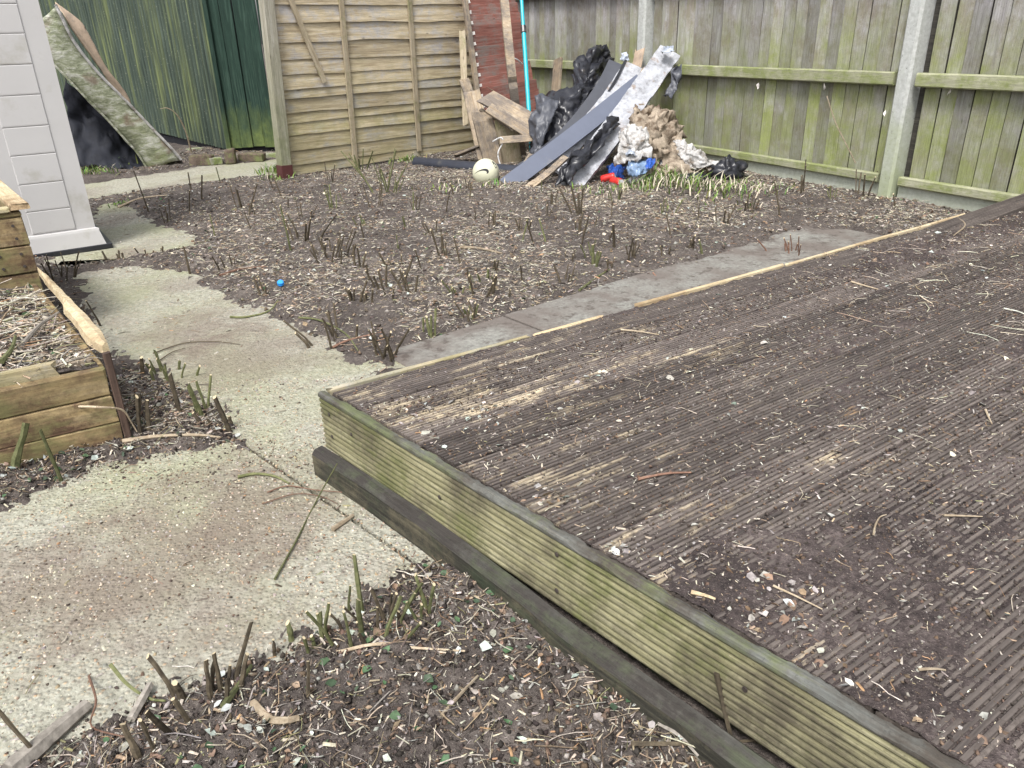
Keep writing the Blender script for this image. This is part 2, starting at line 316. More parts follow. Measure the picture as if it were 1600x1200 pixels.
def fastmesh(name, V, F, smooth=False, tint=None):      # F: (n,k) int array
    V = np.ascontiguousarray(V, np.float32); F = np.ascontiguousarray(F, np.int32); k = F.shape[1]
    me = bpy.data.meshes.new(name); me.vertices.add(len(V)); me.vertices.foreach_set('co', V.ravel())
    me.loops.add(F.size); me.loops.foreach_set('vertex_index', F.ravel())
    me.polygons.add(len(F)); me.polygons.foreach_set('loop_start', np.arange(0, F.size, k, dtype=np.int32))
    if smooth: me.polygons.foreach_set('use_smooth', np.ones(len(F), bool))
    me.update(calc_edges=True)
    if tint is not None:
        a = me.attributes.new('tint', 'FLOAT_COLOR', 'POINT'); c = np.ones((len(V), 4), np.float32); c[:, :3] = tint; a.data.foreach_set('color', c.ravel())
    return me
def frame(x, y, o):                       # 4x4 with local x along x, y near y, origin o
    x = Vector(x).normalized(); y = Vector(y); z = x.cross(y).normalized(); y = z.cross(x)
    return Matrix(((x[0], y[0], z[0], o[0]), (x[1], y[1], z[1], o[1]), (x[2], y[2], z[2], o[2]), (0, 0, 0, 1)))
def boxmesh(name, L, W, T, bev=0.0, jag=0.0, segs=1, wavy=0.0, seed=0, centre=True):
    """plank, local x = length (0..L), y = width (centred), z = thickness (centred); bevelled long edges, rough ends"""
    r = random.Random(seed); b = bev
    if b > 0: prof = [(-W/2+b, -T/2), (W/2-b, -T/2), (W/2, -T/2+b), (W/2, T/2-b), (W/2-b, T/2), (-W/2+b, T/2), (-W/2, T/2-b), (-W/2, -T/2+b)]
    else: prof = [(-W/2, -T/2), (W/2, -T/2), (W/2, T/2), (-W/2, T/2)]
    n = len(prof); V = []; F = []
    ph = [r.random() * 6 for _ in range(4)]
    for i in range(segs + 1):
        x = L * i / segs
        for (y, z) in prof:
            xx = x
            if jag and i in (0, segs): xx += (r.random() - .5) * 2 * jag * (1 if i else 1)
            yy = y * (1 + wavy * .6 * math.sin(x * 5 + ph[0])) + wavy * W * .25 * math.sin(x * 3.1 + ph[1]); zz = z + wavy * T * .3 * math.sin(x * 2.3 + ph[2])
            V.append((xx, yy, zz))
    for i in range(segs):
        for j in range(n):
            a = i * n + j; c = i * n + (j + 1) % n; F.append((a, c, c + n, a + n))
    F.append(tuple(range(n - 1, -1, -1))); F.append(tuple(range(segs * n, segs * n + n)))
    return mesh(name, V, F)
def plank(name, a, b, W, T, mat, parent=None, wdir=(0, 0, 1), bev=.003, jag=0.0, segs=1, wavy=0.0, seed=0):
    a = Vector(a); b = Vector(b); L = (b - a).length
    return link(name, boxmesh(name, L, W, T, bev, jag, segs, wavy, seed), mat, parent, frame(b - a, wdir, a))
def tubemesh(name, pts, radii, n=6, cap=True, seed=0):
    pts = [Vector(p) for p in pts]; V = []; F = []; m = len(pts); r = random.Random(seed)
    up = Vector((0, 0, 1))
    for i, p in enumerate(pts):
        d = (pts[min(i + 1, m - 1)] - pts[max(i - 1, 0)]).normalized()
        s = d.cross(up); s = s.normalized() if s.length > .05 else Vector((1, 0, 0)); t = s.cross(d)
        for j in range(n):
            a = 2 * math.pi * j / n; rr = radii[i] * (1 + .12 * (r.random() - .5)); V.append(p + (s * math.cos(a) + t * math.sin(a)) * rr)
    for i in range(m - 1):
        for j in range(n):
            F.append((i * n + j, i * n + (j + 1) % n, (i + 1) * n + (j + 1) % n, (i + 1) * n + j))
    if cap: F.append(tuple(range(n - 1, -1, -1))); F.append(tuple(range((m - 1) * n, m * n)))
    return mesh(name, V, F)
def spline(pts, k=6):
    pts = [np.array(p, float) for p in pts]; out = []
    P = [2 * pts[0] - pts[1]] + pts + [2 * pts[-1] - pts[-2]]
    for i in range(1, len(P) - 2):
        for j in range(k):
            t = j / k; a, b, c, d = P[i - 1], P[i], P[i + 1], P[i + 2]
            out.append(.5 * ((2 * b) + (-a + c) * t + (2 * a - 5 * b + 4 * c - d) * t * t + (-a + 3 * b - 3 * c + d) * t ** 3))
    out.append(pts[-1]); return out

# ================================================================== GROUND AND PATHS
def poly(px, z=0.0): return np.array([G(u, v, z)[:2] for u, v in px])
def sdist(x, y, P):
    n = len(P); d = np.full(x.shape, 1e9); ins = np.zeros(x.shape, bool)
    for i in range(n):
        a = P[i]; b = P[(i + 1) % n]; e = b - a; wx = x - a[0]; wy = y - a[1]
        t = np.clip((wx * e[0] + wy * e[1]) / (e @ e), 0, 1); d = np.minimum(d, (wx - e[0] * t) ** 2 + (wy - e[1] * t) ** 2)
        if abs(e[1]) > 1e-9:
            c = ((a[1] > y) != (b[1] > y)) & (x < e[0] * (y - a[1]) / e[1] + a[0]); ins ^= c
    return np.sqrt(d) * np.where(ins, -1, 1)
PATHS = [poly(p) for p in (
    [(-500, 960), (-200, 862), (0, 795), (150, 733), (372, 690), (520, 600), (700, 860), (640, 885), (525, 975), (400, 1030), (270, 1085), (120, 1150), (-60, 1240), (-400, 1420)],
    [(110, 428), (200, 418), (300, 427), (360, 470), (440, 500), (585, 572), (620, 700), (500, 700), (372, 695), (345, 640), (290, 610), (250, 575), (165, 540), (140, 490)],
    [(70, 412), (160, 325), (235, 345), (300, 368), (305, 385), (200, 402), (110, 418)],
    [(120, 290), (300, 262), (445, 248), (445, 272), (330, 284), (160, 308), (110, 320)],
    [(160, 318), (215, 326), (225, 345), (150, 345)])]
PAVE = poly([(622, 562), (634, 548), (756, 505), (859, 477), (1003, 438), (1100, 409), (1156, 391), (1262, 359), (1335, 360), (1400, 372), (1400, 430), (700, 640), (600, 620)])
def path_sd(x, y):
    d = np.full(np.shape(x), 1e9)
    for P in PATHS + [PAVE]: d = np.minimum(d, sdist(x, y, P))
    return d
def soil_z(x, y, fine=True):
    x = np.asarray(x, float); y = np.asarray(y, float)
    e = path_sd(x, y) + 0.10 * (fbm(x * 5, y * 5, 3, 1) - .5) + 0.05 * (fbm(x * 19, y * 19, 3, 2) - .5)
    z = np.clip(e / .13, -1, 1) * .026 + np.clip(e, 0, 1) * .012 + (fbm(x * 1.3, y * 1.3, 3, 4) - .5) * .05 * np.clip(e * 2, 0, 1)
    if fine: z = z + (fbm(x * 26, y * 26, 4, 5) - .5) * .032 + (fbm(x * 80, y * 80, 3, 6) - .5) * .018
    return z
def ground_z(x, y):
    return np.maximum(soil_z(x, y), np.where(path_sd(x, y) < .05, 0.0, -1))
# soil terrain: tessellated finer near the viewer, running out past the fences
rr = np.geomspace(.34, 17, 480); tt = np.linspace(-1.35, 1.35, 520)
X = rr[:, None] * tt[None, :]; Y = np.repeat(rr[:, None], len(tt), 1); Z = soil_z(X, Y)
nr, nc = X.shape; idx = np.arange(nr * nc).reshape(nr, nc)
Fq = np.stack([idx[:-1, :-1], idx[:-1, 1:], idx[1:, 1:], idx[1:, :-1]], -1).reshape(-1, 4)
ground = tag(link('ground', fastmesh('ground', np.stack([X, Y, Z], -1).reshape(-1, 3), Fq, True), M_SOIL), kind='structure')
far = tag(link('terrain', mesh('terrain', [(-150, -150, -.09), (150, -150, -.09), (150, 150, -.09), (-150, 150, -.09)], [(0, 1, 2, 3)]), M_SOIL), kind='structure')

def slab(name, P, ztop, thick, mat, parent, bev=.006):
    P = [Vector((p[0], p[1], 0)) for p in P]
    ar = sum(P[i].x * P[(i + 1) % len(P)].y - P[(i + 1) % len(P)].x * P[i].y for i in range(len(P)))
    if ar < 0: P = P[::-1]
    n = len(P); c = sum(P, Vector()) / n
    V = []; 
    for ins, z in ((0, ztop - thick), (0, ztop - bev), (bev, ztop)):
        for p in P: V.append(p + (c - p).normalized() * ins + Vector((0, 0, z)))
    F = [tuple(range(n - 1, -1, -1)), tuple(range(2 * n, 3 * n))]
    for k in (0, 1):
        for i in range(n): F.append((k * n + i, k * n + (i + 1) % n, (k + 1) * n + (i + 1) % n, (k + 1) * n + i))
    return link(name, mesh(name, V, F), mat, parent)
path = tag(empty('path'), kind='structure')
for P in ([(346, 671), (670, 896), (540, 1010), (280, 1120), (-60, 1290), (-500, 1500), (-760, 1040), (-200, 835), (0, 768), (150, 712)],
          [(349, 669), (673, 893), (820, 860), (700, 560), (600, 540), (310, 398), (95, 408), (60, 440), (120, 560), (240, 622)],
          [(318, 391), (325, 355), (160, 312), (30, 404), (85, 428)],
          [(468, 284), (470, 238), (100, 262), (70, 326), (160, 318)]):
    slab('concrete_slab', poly(P), 0.0, .09, M_CONC, path)
# grey flagstones along the far side of the deck
pave = tag(empty('paving'), kind='structure')
pa = G(600, 556)[:2]; pb = G(1272, 352)[:2]; pdv = (pb - pa) / np.linalg.norm(pb - pa); pnv = np.array([pdv[1], -pdv[0]])
Lp = np.linalg.norm(pb - pa) + .02; nfl = 5
for i in range(nfl):
    s0 = Lp * i / nfl + .005; s1 = Lp * (i + 1) / nfl - .005; dz = RNG.uniform(-.006, .008)
    q = [pa + pdv * s0 - pnv * .02, pa + pdv * s1 - pnv * .02, pa + pdv * s1 + pnv * .5, pa + pdv * s0 + pnv * .5]
    slab('flagstone', q, .012 + dz, .05, M_PAVE, pave)

# ================================================================== DECK
DA = np.array([-.535, 1.939]); AS, ATt = rad(34.0), rad(-48.2); ZD = .24
ES = np.array([math.cos(AS), math.sin(AS)]); ET = np.array([math.cos(ATt), math.sin(ATt)])
def D(s, t, z=0.0):
    p = DA + np.multiply.outer(np.asarray(s, float), ES) + np.multiply.outer(np.asarray(t, float), ET)
    return np.concatenate([p, np.broadcast_to(np.asarray(z, float), np.shape(s))[..., None] + ZD], -1)
def deck_st(x, y):
    M2 = np.linalg.inv(np.stack([ES, ET], 1)); dx = np.asarray(x) - DA[0]; dy = np.asarray(y) - DA[1]
    return M2[0, 0] * dx + M2[0, 1] * dy, M2[1, 0] * dx + M2[1, 1] * dy
skew = math.cos(AS - ATt); sinw = math.sin(AS - ATt)
BW, PITCHR = .132, .012
def ridge_prof(nr, pitch, depth=.0048):
    p = []
    for i in range(nr):
        y = i * pitch
        p += [(y, -depth), (y + .16 * pitch, -depth), (y + .34 * pitch, -.0006), (y + .64 * pitch, 0.0), (y + .92 * pitch, -.0007)]
    p.append((nr * pitch, -depth)); return p
def deckboard_mesh(L, nr=11, pitch=PITCHR, th=.028, sk=skew, segs=1):
    p = ridge_prof(nr, pitch); W = nr * pitch; p = [(0, -th)] + p + [(W, -th)]
    n = len(p); V = []; F = []
    for x in np.linspace(0, L, segs + 1):
        for (y, z) in p: V.append((x + sk * y / sinw, -y, z))
    for i in range(segs):
        for j in range(n): F.append((i * n + j, (i + 1) * n + j, (i + 1) * n + (j + 1) % n, i * n + (j + 1) % n))
    F.append(tuple(range(n))); F.append(tuple(range((segs + 1) * n - 1, segs * n - 1, -1)))
    return mesh('deck_board', V, F)
deck = tag(empty('deck', (*DA, 0)), 'low timber deck of grooved boards smeared with dark soil', 'deck')
bm_ = deckboard_mesh(4.7)
for i in range(21):
    t0 = .004 + i * (BW + .006) / sinw
    o = D(.034, t0, RNG.uniform(-.0025, .001)); ang = AS + rad(RNG.uniform(-.08, .08))
    link('deck_board', bm_ if i else deckboard_mesh(2.98), M_DECK, deck, Matrix.Translation(o) @ Matrix.Rotation(ang, 4, 'Z'))
# grooved fascia board facing the viewer, its smooth weathered top edge, bearer behind, strip along the far side
FL, FH = 2.7, .172
p = [(-y, z) for y, z in ridge_prof(10, .0162, .0075)]; n = len(p); V = []; F = []
for x in np.linspace(0, FL, 2):
    V += [(x, 0.03, -.012), (x, 0.006, -.012)] + [(x, -.0 - 0.005 * 0 - (z + .0) - .0, y - .0125) for y, z in p] + [(x, .03, -.012 - .1625)]
n = n + 3
for j in range(n): F.append((j, (j + 1) % n, n + (j + 1) % n, n + j))
F += [tuple(range(n - 1, -1, -1)), tuple(range(n, 2 * n))]
FM = frame((*ET, 0), (*ES, 0), (*D(0, -.01)[:2], ZD + .004))
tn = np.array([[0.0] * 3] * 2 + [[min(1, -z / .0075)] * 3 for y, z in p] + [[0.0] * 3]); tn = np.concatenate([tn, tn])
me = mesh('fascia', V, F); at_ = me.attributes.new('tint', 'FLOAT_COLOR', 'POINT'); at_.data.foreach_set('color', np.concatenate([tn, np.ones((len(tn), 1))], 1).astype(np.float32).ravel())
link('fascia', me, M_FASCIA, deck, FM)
# rounded top lip with splits and worn edge
nx = 420; V = []; F = []
for i in range(nx + 1):
    x = FL * i / nx; w = .002 * (vn(x * 9, 2.2, 1) - .5) + .0035 * (fbm(x * 45, 5.2, 3, 2) - .5); chip = max(0, fbm(x * 9, 9.1, 4, 3) - .60) * .035
    for (y, z) in ((-.001 + w * .3, -.0125), (-.002 + w * .6, -.010), (-.002 + w * .6, -.003 - chip), (0.001 + w, 0.0 - chip), (.005 + w, .002 + w * .6 - chip * .4), (.014, .0015 + w * .9), (.021 + w * 4, .0), (.022 + w * 4, -.0125)):
        V.append((x, y, z))
for i in range(nx):
    for j in range(7): F.append((i * 8 + j, i * 8 + j + 1, i * 8 + 9 + j, i * 8 + 8 + j)[::-1])
F += [tuple(range(8)), tuple(range(nx * 8 + 7, nx * 8 - 1, -1))]
link('fascia_lip', mesh('fascia_lip', V, F, False), M_FTOP, deck, FM)
plank('bearer', D(.055, .03, -.13), D(.055, 2.6, -.13), .20, .045, M_PLANK, deck)
plank('bearer', D(.1, .03, -.13), D(4.6, .03, -.13), .20, .045, M_PLANK, deck)
for s0, s1, zz in ((.035, .72, .0), (.74, 1.04, -.003), (1.2, 2.02, .003), (2.03, 3.02, .002), (3.03, 3.45, .004)):
    plank('edge_strip', D(s0, -.009, zz - .008), D(s1, -.009 - .002 * (s0 > 1), zz - .008), .03, .014, M_FRESH if s0 > .7 else M_LAP, deck, segs=14, wavy=.18, jag=.012, seed=int(s0 * 100), bev=.004)
plank('side_fascia', D(.03, -.006, -.10), D(4.6, -.006, -.10), .145, .022, M_FASCIA, deck)
for i in range(6):            # nail heads in the fascia
    x = (.05, .16, .55, .93, 1.37, 2.0)[i]
    for zz in ((-.05, -.12), (-.07,), (-.09,), (-.045, -.135), (-.08,), (-.06, -.12))[i]:
        pt = FM @ Vector((x + .01 * math.sin(i * 3), -.0005, zz)); link('nail_head', tubemesh('nail_head', [pt, pt + Vector((-ES[0], -ES[1], 0)) * .0025], [.0055, .005], 8), M_NAIL, deck)
# loose deck board riding up along the far edge
lb = deckboard_mesh(1.9, 11, PITCHR, .028, 0.0, 1)
o0 = Vector(D(3.04, .002, .001)); dirb = Vector((*(ES), .030)); dirb = Matrix.Rotation(rad(1.4), 3, 'Z') @ dirb
tag(link('loose_deck_board', lb, M_DECK, None, frame(dirb, Vector((0, 0, 1)).cross(dirb), o0)), 'dark grooved board lying loose and lifting off the far right deck edge', 'plank')

# dropped fascia plank in front of the deck
pt0 = G(487, 702, .084); pt1 = G(1162, 1192, .086)
d = (pt1 - pt0); d[2] = 0; d /= np.linalg.norm(d); perp = np.array([-d[1], d[0], 0])
Lk = np.linalg.norm((pt1 - pt0)[:2]) + .5
nx = 60; V = []; F = []; Fm = []
for i in range(nx + 1):
    x = Lk * i / nx; w = .004 * (vn(x * 8, 1.3, 1) - .5); c = max(0, vn(x * 6.5, 4.4, 2) - .66) * .04; bow = .014 * math.sin(math.pi * min(1, x / 1.0))
    for (y, z) in ((-.002 + bow, -.15), (.0 + w + bow, -.016 - c * .3), (.009 + w + bow, -.002 - c), (.031 + bow, .002 + w - c * .2), (.036 + bow, -.004), (.036 + bow, -.15)): V.append((x, y, z))
for i in range(nx):
    for j in range(6): F.append((i * 6 + j, i * 6 + 6 + j, i * 6 + 6 + (j + 1) % 6, i * 6 + (j + 1) % 6)); Fm.append(1 if j in (1, 2, 3) else 0)
F += [tuple(range(5, -1, -1)), tuple(range(nx * 6, nx * 6 + 6))]; Fm += [0, 0]
me = mesh('loose_plank', V, F); me.materials.append(M_PLANK); me.materials.append(M_PLTOP); me.polygons.foreach_set('material_index', Fm)
tag(link('loose_plank', me, None, None, frame(d, perp, pt0)), 'dark mossy plank standing on edge in front of the deck fascia', 'plank')

# soil smeared over the deck boards: a skin that fills the grooves and buries some ridges
sv = np.concatenate([np.linspace(.032, 1.5, 240), np.linspace(1.51, 4.4, 170)]); tv = np.concatenate([np.linspace(.0, 1.0, 165), np.linspace(1.005, 2.55, 265)])
S, T = np.meshgrid(sv, tv, indexing='ij')
def dirt_h(S, T, fine=True):
    cov = fbm(S * 1.1 + 3, T * 3.5, 4, 3) - .5 + .55 * (fbm(S * 2.2, T * 9, 4, 5) - .5)
    xw = DA[0] + S * ES[0] + T * ET[0]
    bias = .03 + .42 * sstep(.9, 2.3, S) * sstep(1.7, .2, T) - .22 * sstep(1.0, .1, S) * sstep(.5, .0, T) + .10 * sstep(.16, .04, S)
    h = -.0056 + .0125 * (cov * 1.3 + bias)
    if fine: h = h + (fbm(S * 42, T * 50, 4, 1) - .5) * .0115 + (fbm(S * 190, T * 190, 2, 2) - .5) * .004
    return np.clip(h, -.012, .008)
Pn = D(S, T, dirt_h(S, T)); nr, nc = S.shape; idx = np.arange(nr * nc).reshape(nr, nc)
Fq = np.stack([idx[:-1, :-1], idx[:-1, 1:], idx[1:, 1:], idx[1:, :-1]], -1).reshape(-1, 4)[:, ::-1]
tag(link('deck_soil', fastmesh('deck_soil', Pn.reshape(-1, 3), Fq, True), M_DIRT), 'thin dark soil smeared over the grooved deck boards', 'soil', kind='stuff')

# ================================================================== LITTER (nobody could count it)
PAL = {'straw': (.56, .50, .39), 'tan': (.40, .30, .20), 'grey': (.36, .335, .31), 'brown': (.17, .115, .08), 'dark': (.06, .048, .042), 'black': (.026, .021, .019), 'pale': (.66, .62, .53), 'orange': (.42, .235, .12), 'olive': (.24, .235, .11), 'leafw': (.46, .50, .46), 'leafd': (.055, .085, .05), 'leafg': (.085, .15, .075), 'leafb': (.27, .19, .13)}
def pick(n, w, m=.2):
    ks = list(w); p = np.array([w[k] for k in ks], float); p /= p.sum(); c = np.array([PAL[k] for k in ks])[RNG.choice(len(ks), n, p=p)]; c = c * (1 - m) + c.mean(0) * m
    return c * RNG.uniform(.7, 1.2, (n, 1)) * RNG.uniform(.94, 1.06, (n, 3))
def orient(n, tilt):
    yaw = RNG.uniform(0, 2 * np.pi, n); pt = RNG.normal(0, tilt, n); rl = RNG.normal(0, tilt * 1.3, n)
    cy, sy, cp, sp, cr, sr = np.cos(yaw), np.sin(yaw), np.cos(pt), np.sin(pt), np.cos(rl), np.sin(rl)
    R = np.zeros((n, 3, 3)); R[:, 0] = np.stack([cy * cp, cy * sp * sr - sy * cr, cy * sp * cr + sy * sr], 1)
    R[:, 1] = np.stack([sy * cp, sy * sp * sr + cy * cr, sy * sp * cr - cy * sr], 1); R[:, 2] = np.stack([-sp, cp * sr, cp * cr], 1); return R
def inst(tv, tf, scale, pos, R, col, jit):
    n = len(pos); k = len(tv); L = tv[None] * scale[:, None, :] ; L = L + RNG.normal(0, 1, L.shape) * (jit * scale.min(1))[:, None, None]
    Wd = np.einsum('nij,nkj->nki', R, L) + pos[:, None, :]; F = tf[None] + (np.arange(n) * k)[:, None, None]
    return Wd.reshape(-1, 3), F.reshape(-1, 3), np.repeat(col, k, 0)
CHIP_V = np.array([(-.5, -.5, -.2), (.5, -.5, -.2), (.5, .5, -.2), (-.5, .5, -.2), (-.42, .05, .8), (.42, -.05, .8)]); CHIP_F = np.array([(0, 1, 5), (0, 5, 4), (2, 3, 4), (2, 4, 5), (1, 2, 5), (3, 0, 4)])
OCT_V = np.array([(1, 0, 0), (0, 1, 0), (-1, 0, 0), (0, -1, 0), (0, 0, 1), (0, 0, -.6)], float) * .5; OCT_F = np.array([(0, 1, 4), (1, 2, 4), (2, 3, 4), (3, 0, 4), (1, 0, 5), (2, 1, 5), (3, 2, 5), (0, 3, 5)])
LEAF_V = np.array([(-.5, 0, 0), (-.15, .38, .12), (-.12, 0, -.03), (-.15, -.38, .12), (.22, .27, .14), (.2, 0, 0.03), (.22, -.27, .14), (.5, 0, .1)]); LEAF_F = np.array([(0, 2, 1), (0, 3, 2), (1, 2, 5), (1, 5, 4), (3, 5, 2), (3, 6, 5), (4, 5, 7), (6, 7, 5)])
STR_V = np.array([(x, .5 * math.cos(a) , .5 * math.sin(a)) for x in (-.5, -.17, .17, .5) for a in (0, 2.09, 4.19)]); STR_F = np.array([q for i in range(3) for j in range(3) for q in ((i * 3 + j, i * 3 + (j + 1) % 3, i * 3 + 3 + (j + 1) % 3), (i * 3 + j, i * 3 + 3 + (j + 1) % 3, i * 3 + 3 + j))])
def chips(pos, lmin, lmax, w, tilt=.25, asp=(.10, .3)):
    n = len(pos); l = lmin * (lmax / lmin) ** (RNG.random(n) ** 1.6); wd = l * RNG.uniform(*asp, n); return inst(CHIP_V, CHIP_F, np.stack([l, wd, wd * RNG.uniform(.3, .7, n)], 1), pos, orient(n, tilt), pick(n, w), .22)
def clods(pos, a, b, w):
    n = len(pos); l = a * (b / a) ** (RNG.random(n) ** 2); return inst(OCT_V, OCT_F, np.stack([l, l * RNG.uniform(.6, 1, n), l * RNG.uniform(.5, .9, n)], 1), pos, orient(n, .5), pick(n, w), .10)
def leaves(pos, a, b, w, tilt=.35):
    n = len(pos); l = RNG.uniform(a, b, n); return inst(LEAF_V, LEAF_F, np.stack([l, l * RNG.uniform(.7, 1.1, n), l * RNG.uniform(.4, 1.6, n)], 1), pos, orient(n, tilt), pick(n, w, 0), .05)
def strands(pos, a, b, w, tilt=.12, th=(.0012, .0035), bend=.12):
    n = len(pos); l = a * (b / a) ** (RNG.random(n) ** 1.5); t = RNG.uniform(*th, n); V, F, Cc = inst(STR_V, STR_F, np.stack([l, t, t], 1), pos, orient(n, tilt), pick(n, w), .1)
    V = V.reshape(n, 4, 3, 3); off = RNG.normal(0, 1, (n, 2, 3)) * (l * bend)[:, None, None]; off[:, :, 2] = np.abs(off[:, :, 2]) * .35
    V[:, 1] += off[:, 0][:, None, :]; V[:, 2] += (off[:, 0] * .6 + off[:, 1] * .5)[:, None, :]; return V.reshape(-1, 3), F, Cc
def litter(name, label, parts, mat=None, cat='litter'):
    vs_, fs, cs, k = [], [], [], 0
    for V, F, Cc in parts: vs_.append(V); fs.append(F + k); cs.append(Cc); k += len(V)
    return tag(link(name, fastmesh(name, np.concatenate(vs_), np.concatenate(fs), False, np.concatenate(cs)), mat or M_LIT), label, cat, kind='stuff')
def proj(x, y, z=0.0):
    q = (np.stack([x, y, np.broadcast_to(z, np.shape(x))], -1) - C0) @ CMn; return 800 + FPX * q[..., 0] / -q[..., 2], 600 - FPX * q[..., 1] / -q[..., 2]
def scatter(n, x0, x1, y0, y1, dens):
    x = RNG.uniform(x0, x1, n); y = RNG.uniform(y0, y1, n); s, t = deck_st(x, y); keep = RNG.random(n) < dens(x, y)
    keep &= ~((s > -.02) & (t > -.02)); u, v = proj(x, y, 0.0); keep &= (u > -220) & (u < 1820) & (v < 1400)
    x, y = x[keep], y[keep]; return x, y, ground_z(x, y)
def P3(x, y, z, lift=0.003): return np.stack([x, y, z + lift], 1)
def off_path(x, y, w=.09): return sstep(-.03, w, path_sd(x, y))
# soil bed between path and fences
W_BED = {'straw': 4.6, 'pale': 2.4, 'tan': 2.3, 'grey': 3.2, 'brown': 2.0, 'dark': .8, 'orange': .35, 'olive': 1.0}
bed = lambda x, y: off_path(x, y) * (.30 + .70 * sstep(.36, .56, fbm(x * 1.6 + 5, y * 1.6, 4, 2))) * (y > 2.2) * (0.35 + .65 * sstep(-2.6, -1.2, x - .15 * (y - 4)))
a = scatter(270000, -3.6, 3.4, 2.2, 9.0, bed); b = scatter(40000, -3.6, 3.4, 2.2, 8.8, lambda x, y: off_path(x, y, .02)); c = scatter(19000, -3.6, 3.4, 2.2, 8.8, bed); d_ = scatter(3600, -3.0, 3.2, 2.2, 8.0, bed)
litter('wood_chips', 'pale shredded stalks and wood chips strewn over the soil bed', [chips(P3(*a), .006, .032, W_BED, .25, (.07, .22)), clods(P3(*b, 0), .006, .034, {'dark': 3, 'brown': 2, 'grey': 1.2}), strands(P3(*c, .006), .025, .11, W_BED, .12, (.001, .0028)), leaves(P3(*d_, .006), .010, .030, {'leafw': 1.4, 'leafb': 3, 'leafg': .9, 'straw': 2})])
# soil in the foreground and round the near raised bed
W_FG = {'straw': 2.8, 'pale': 1.8, 'tan': 2.4, 'grey': 3.0, 'brown': 3.4, 'dark': 2.4, 'orange': .6, 'olive': .8}
fg = lambda x, y: off_path(x, y, .05) * (.55 + .45 * sstep(.35, .6, fbm(x * 7, y * 7, 4, 3)))
a = scatter(125000, -2.2, 1.2, .35, 2.6, fg); b = scatter(90000, -2.2, 1.2, .35, 2.6, lambda x, y: off_path(x, y, .03)); c = scatter(15000, -2.2, 1.2, .35, 2.6, fg); d_ = scatter(4600, -2.2, 1.2, .35, 2.6, fg)
litter('soil_litter', 'dark crumbly soil with wood slivers and torn leaves in the near bed', [chips(P3(*a), .0025, .022, W_FG, .4, (.08, .3)), clods(P3(*b, .002), .003, .020, {'black': 5, 'dark': 3.5, 'brown': 2.4, 'grey': 1.2}), strands(P3(*c, .006), .015, .09, W_FG, .2, (.0008, .0028), .06)])
litter('torn_leaves', 'small green and silvery leaf scraps scattered on the near soil', [leaves(P3(*d_, .006), .007, .027, {'leafw': 3.0, 'leafg': 3.2, 'leafb': 2.0, 'grey': 1.6, 'leafd': 2.0})], M_LEAF, 'leaves')
# crumbs, grit and slivers lying on the concrete
on = lambda x, y: sstep(.06, -.05, path_sd(x, y)) * (.15 + .85 * sstep(.5, .62, fbm(x * 2 + 1, y * 2, 3, 1)))
a = scatter(60000, -3.2, 3.2, .6, 6.5, on); b = scatter(40000, -2.2, .6, .6, 2.6, on); c = scatter(1800, -3.0, .6, .6, 6, lambda x, y: on(x, y) * .7); e = scatter(42000, -2.2, .4, .6, 2.6, lambda x, y: sstep(.02, -.05, path_sd(x, y)) * (.35 + .65 * sstep(.38, .6, fbm(x * 3 + 7, y * 3, 4, 6))))
litter('path_crumbs', 'soil crumbs and plant slivers scattered over the concrete path', [chips(P3(*a, .001), .004, .022, W_FG), clods(P3(*b, 0), .002, .013, {'dark': 3, 'brown': 3, 'tan': .7}), strands(P3(*c, .003), .02, .07, W_FG, .03)])
litter('pebbles', 'small tan and orange stones set in the worn concrete', [clods(P3(*e, -.0008), .004, .0135, {'tan': 2.4, 'straw': 3.4, 'grey': 4, 'orange': .4, 'brown': 1.2, 'pale': .5})], None, 'gravel')
# bits on the deck
def dscat(n, f=None):
    s = RNG.uniform(.04, 4.2, n); t = RNG.uniform(.005, 2.5, n)
    if f is not None: k = RNG.random(n) < f(s, t); s, t = s[k], t[k]
    P = D(s, t, np.maximum(dirt_h(s, t, False), -.002)); u, v = proj(P[:, 0], P[:, 1], ZD); k = (u < 1820) & (v < 1400) & (u > -200); return P[k] + np.array([0, 0, .001])
W_DK = {'straw': 2.4, 'pale': 2.6, 'tan': 2, 'grey': 3.2, 'brown': 3.2, 'dark': 2, 'orange': .5, 'olive': .3}
LPATCH = [(*[float(q) for q in deck_st(*G(u, v, ZD)[:2])], r_) for u, v, r_ in ((1225, 945, .055), (1330, 1075, .05), (760, 645, .07), (670, 640, .05), (860, 780, .05), (960, 860, .035), (930, 590, .05), (1160, 985, .04), (1130, 640, .05))]
lip = lambda s, t: .25 + .75 * sstep(.22, .05, s)
litter('deck_litter', 'pale slivers and soil crumbs scattered over the deck', [chips(dscat(42000), .003, .014, W_DK), chips(dscat(9000, lambda s, t: sstep(.2, .06, s)), .005, .022, W_FG), clods(dscat(62000), .003, .013, {'dark': 5, 'brown': 2.4, 'grey': .7}), strands(dscat(1500), .012, .06, {'straw': 4, 'pale': 2, 'tan': 3, 'orange': 1}, .06, (.001, .0024), .09), leaves(dscat(700, lip), .010, .030, {'leafw': 3, 'pale': 2, 'leafb': 2.4, 'grey': 2}), leaves(dscat(26000, lambda s, t: sum(np.exp(-((s - q[0]) ** 2 + (t - q[1]) ** 2) / q[2] ** 2) for q in LPATCH)), .006, .024, {'leafw': 1.4, 'pale': 2, 'leafb': 2, 'grey': 3, 'brown': 2}), strands(dscat(700, lambda s, t: sstep(1.0, 2.4, s)), .05, .14, {'straw': 4, 'tan': 3, 'pale': 2}, .05, (.002, .004), .1)])

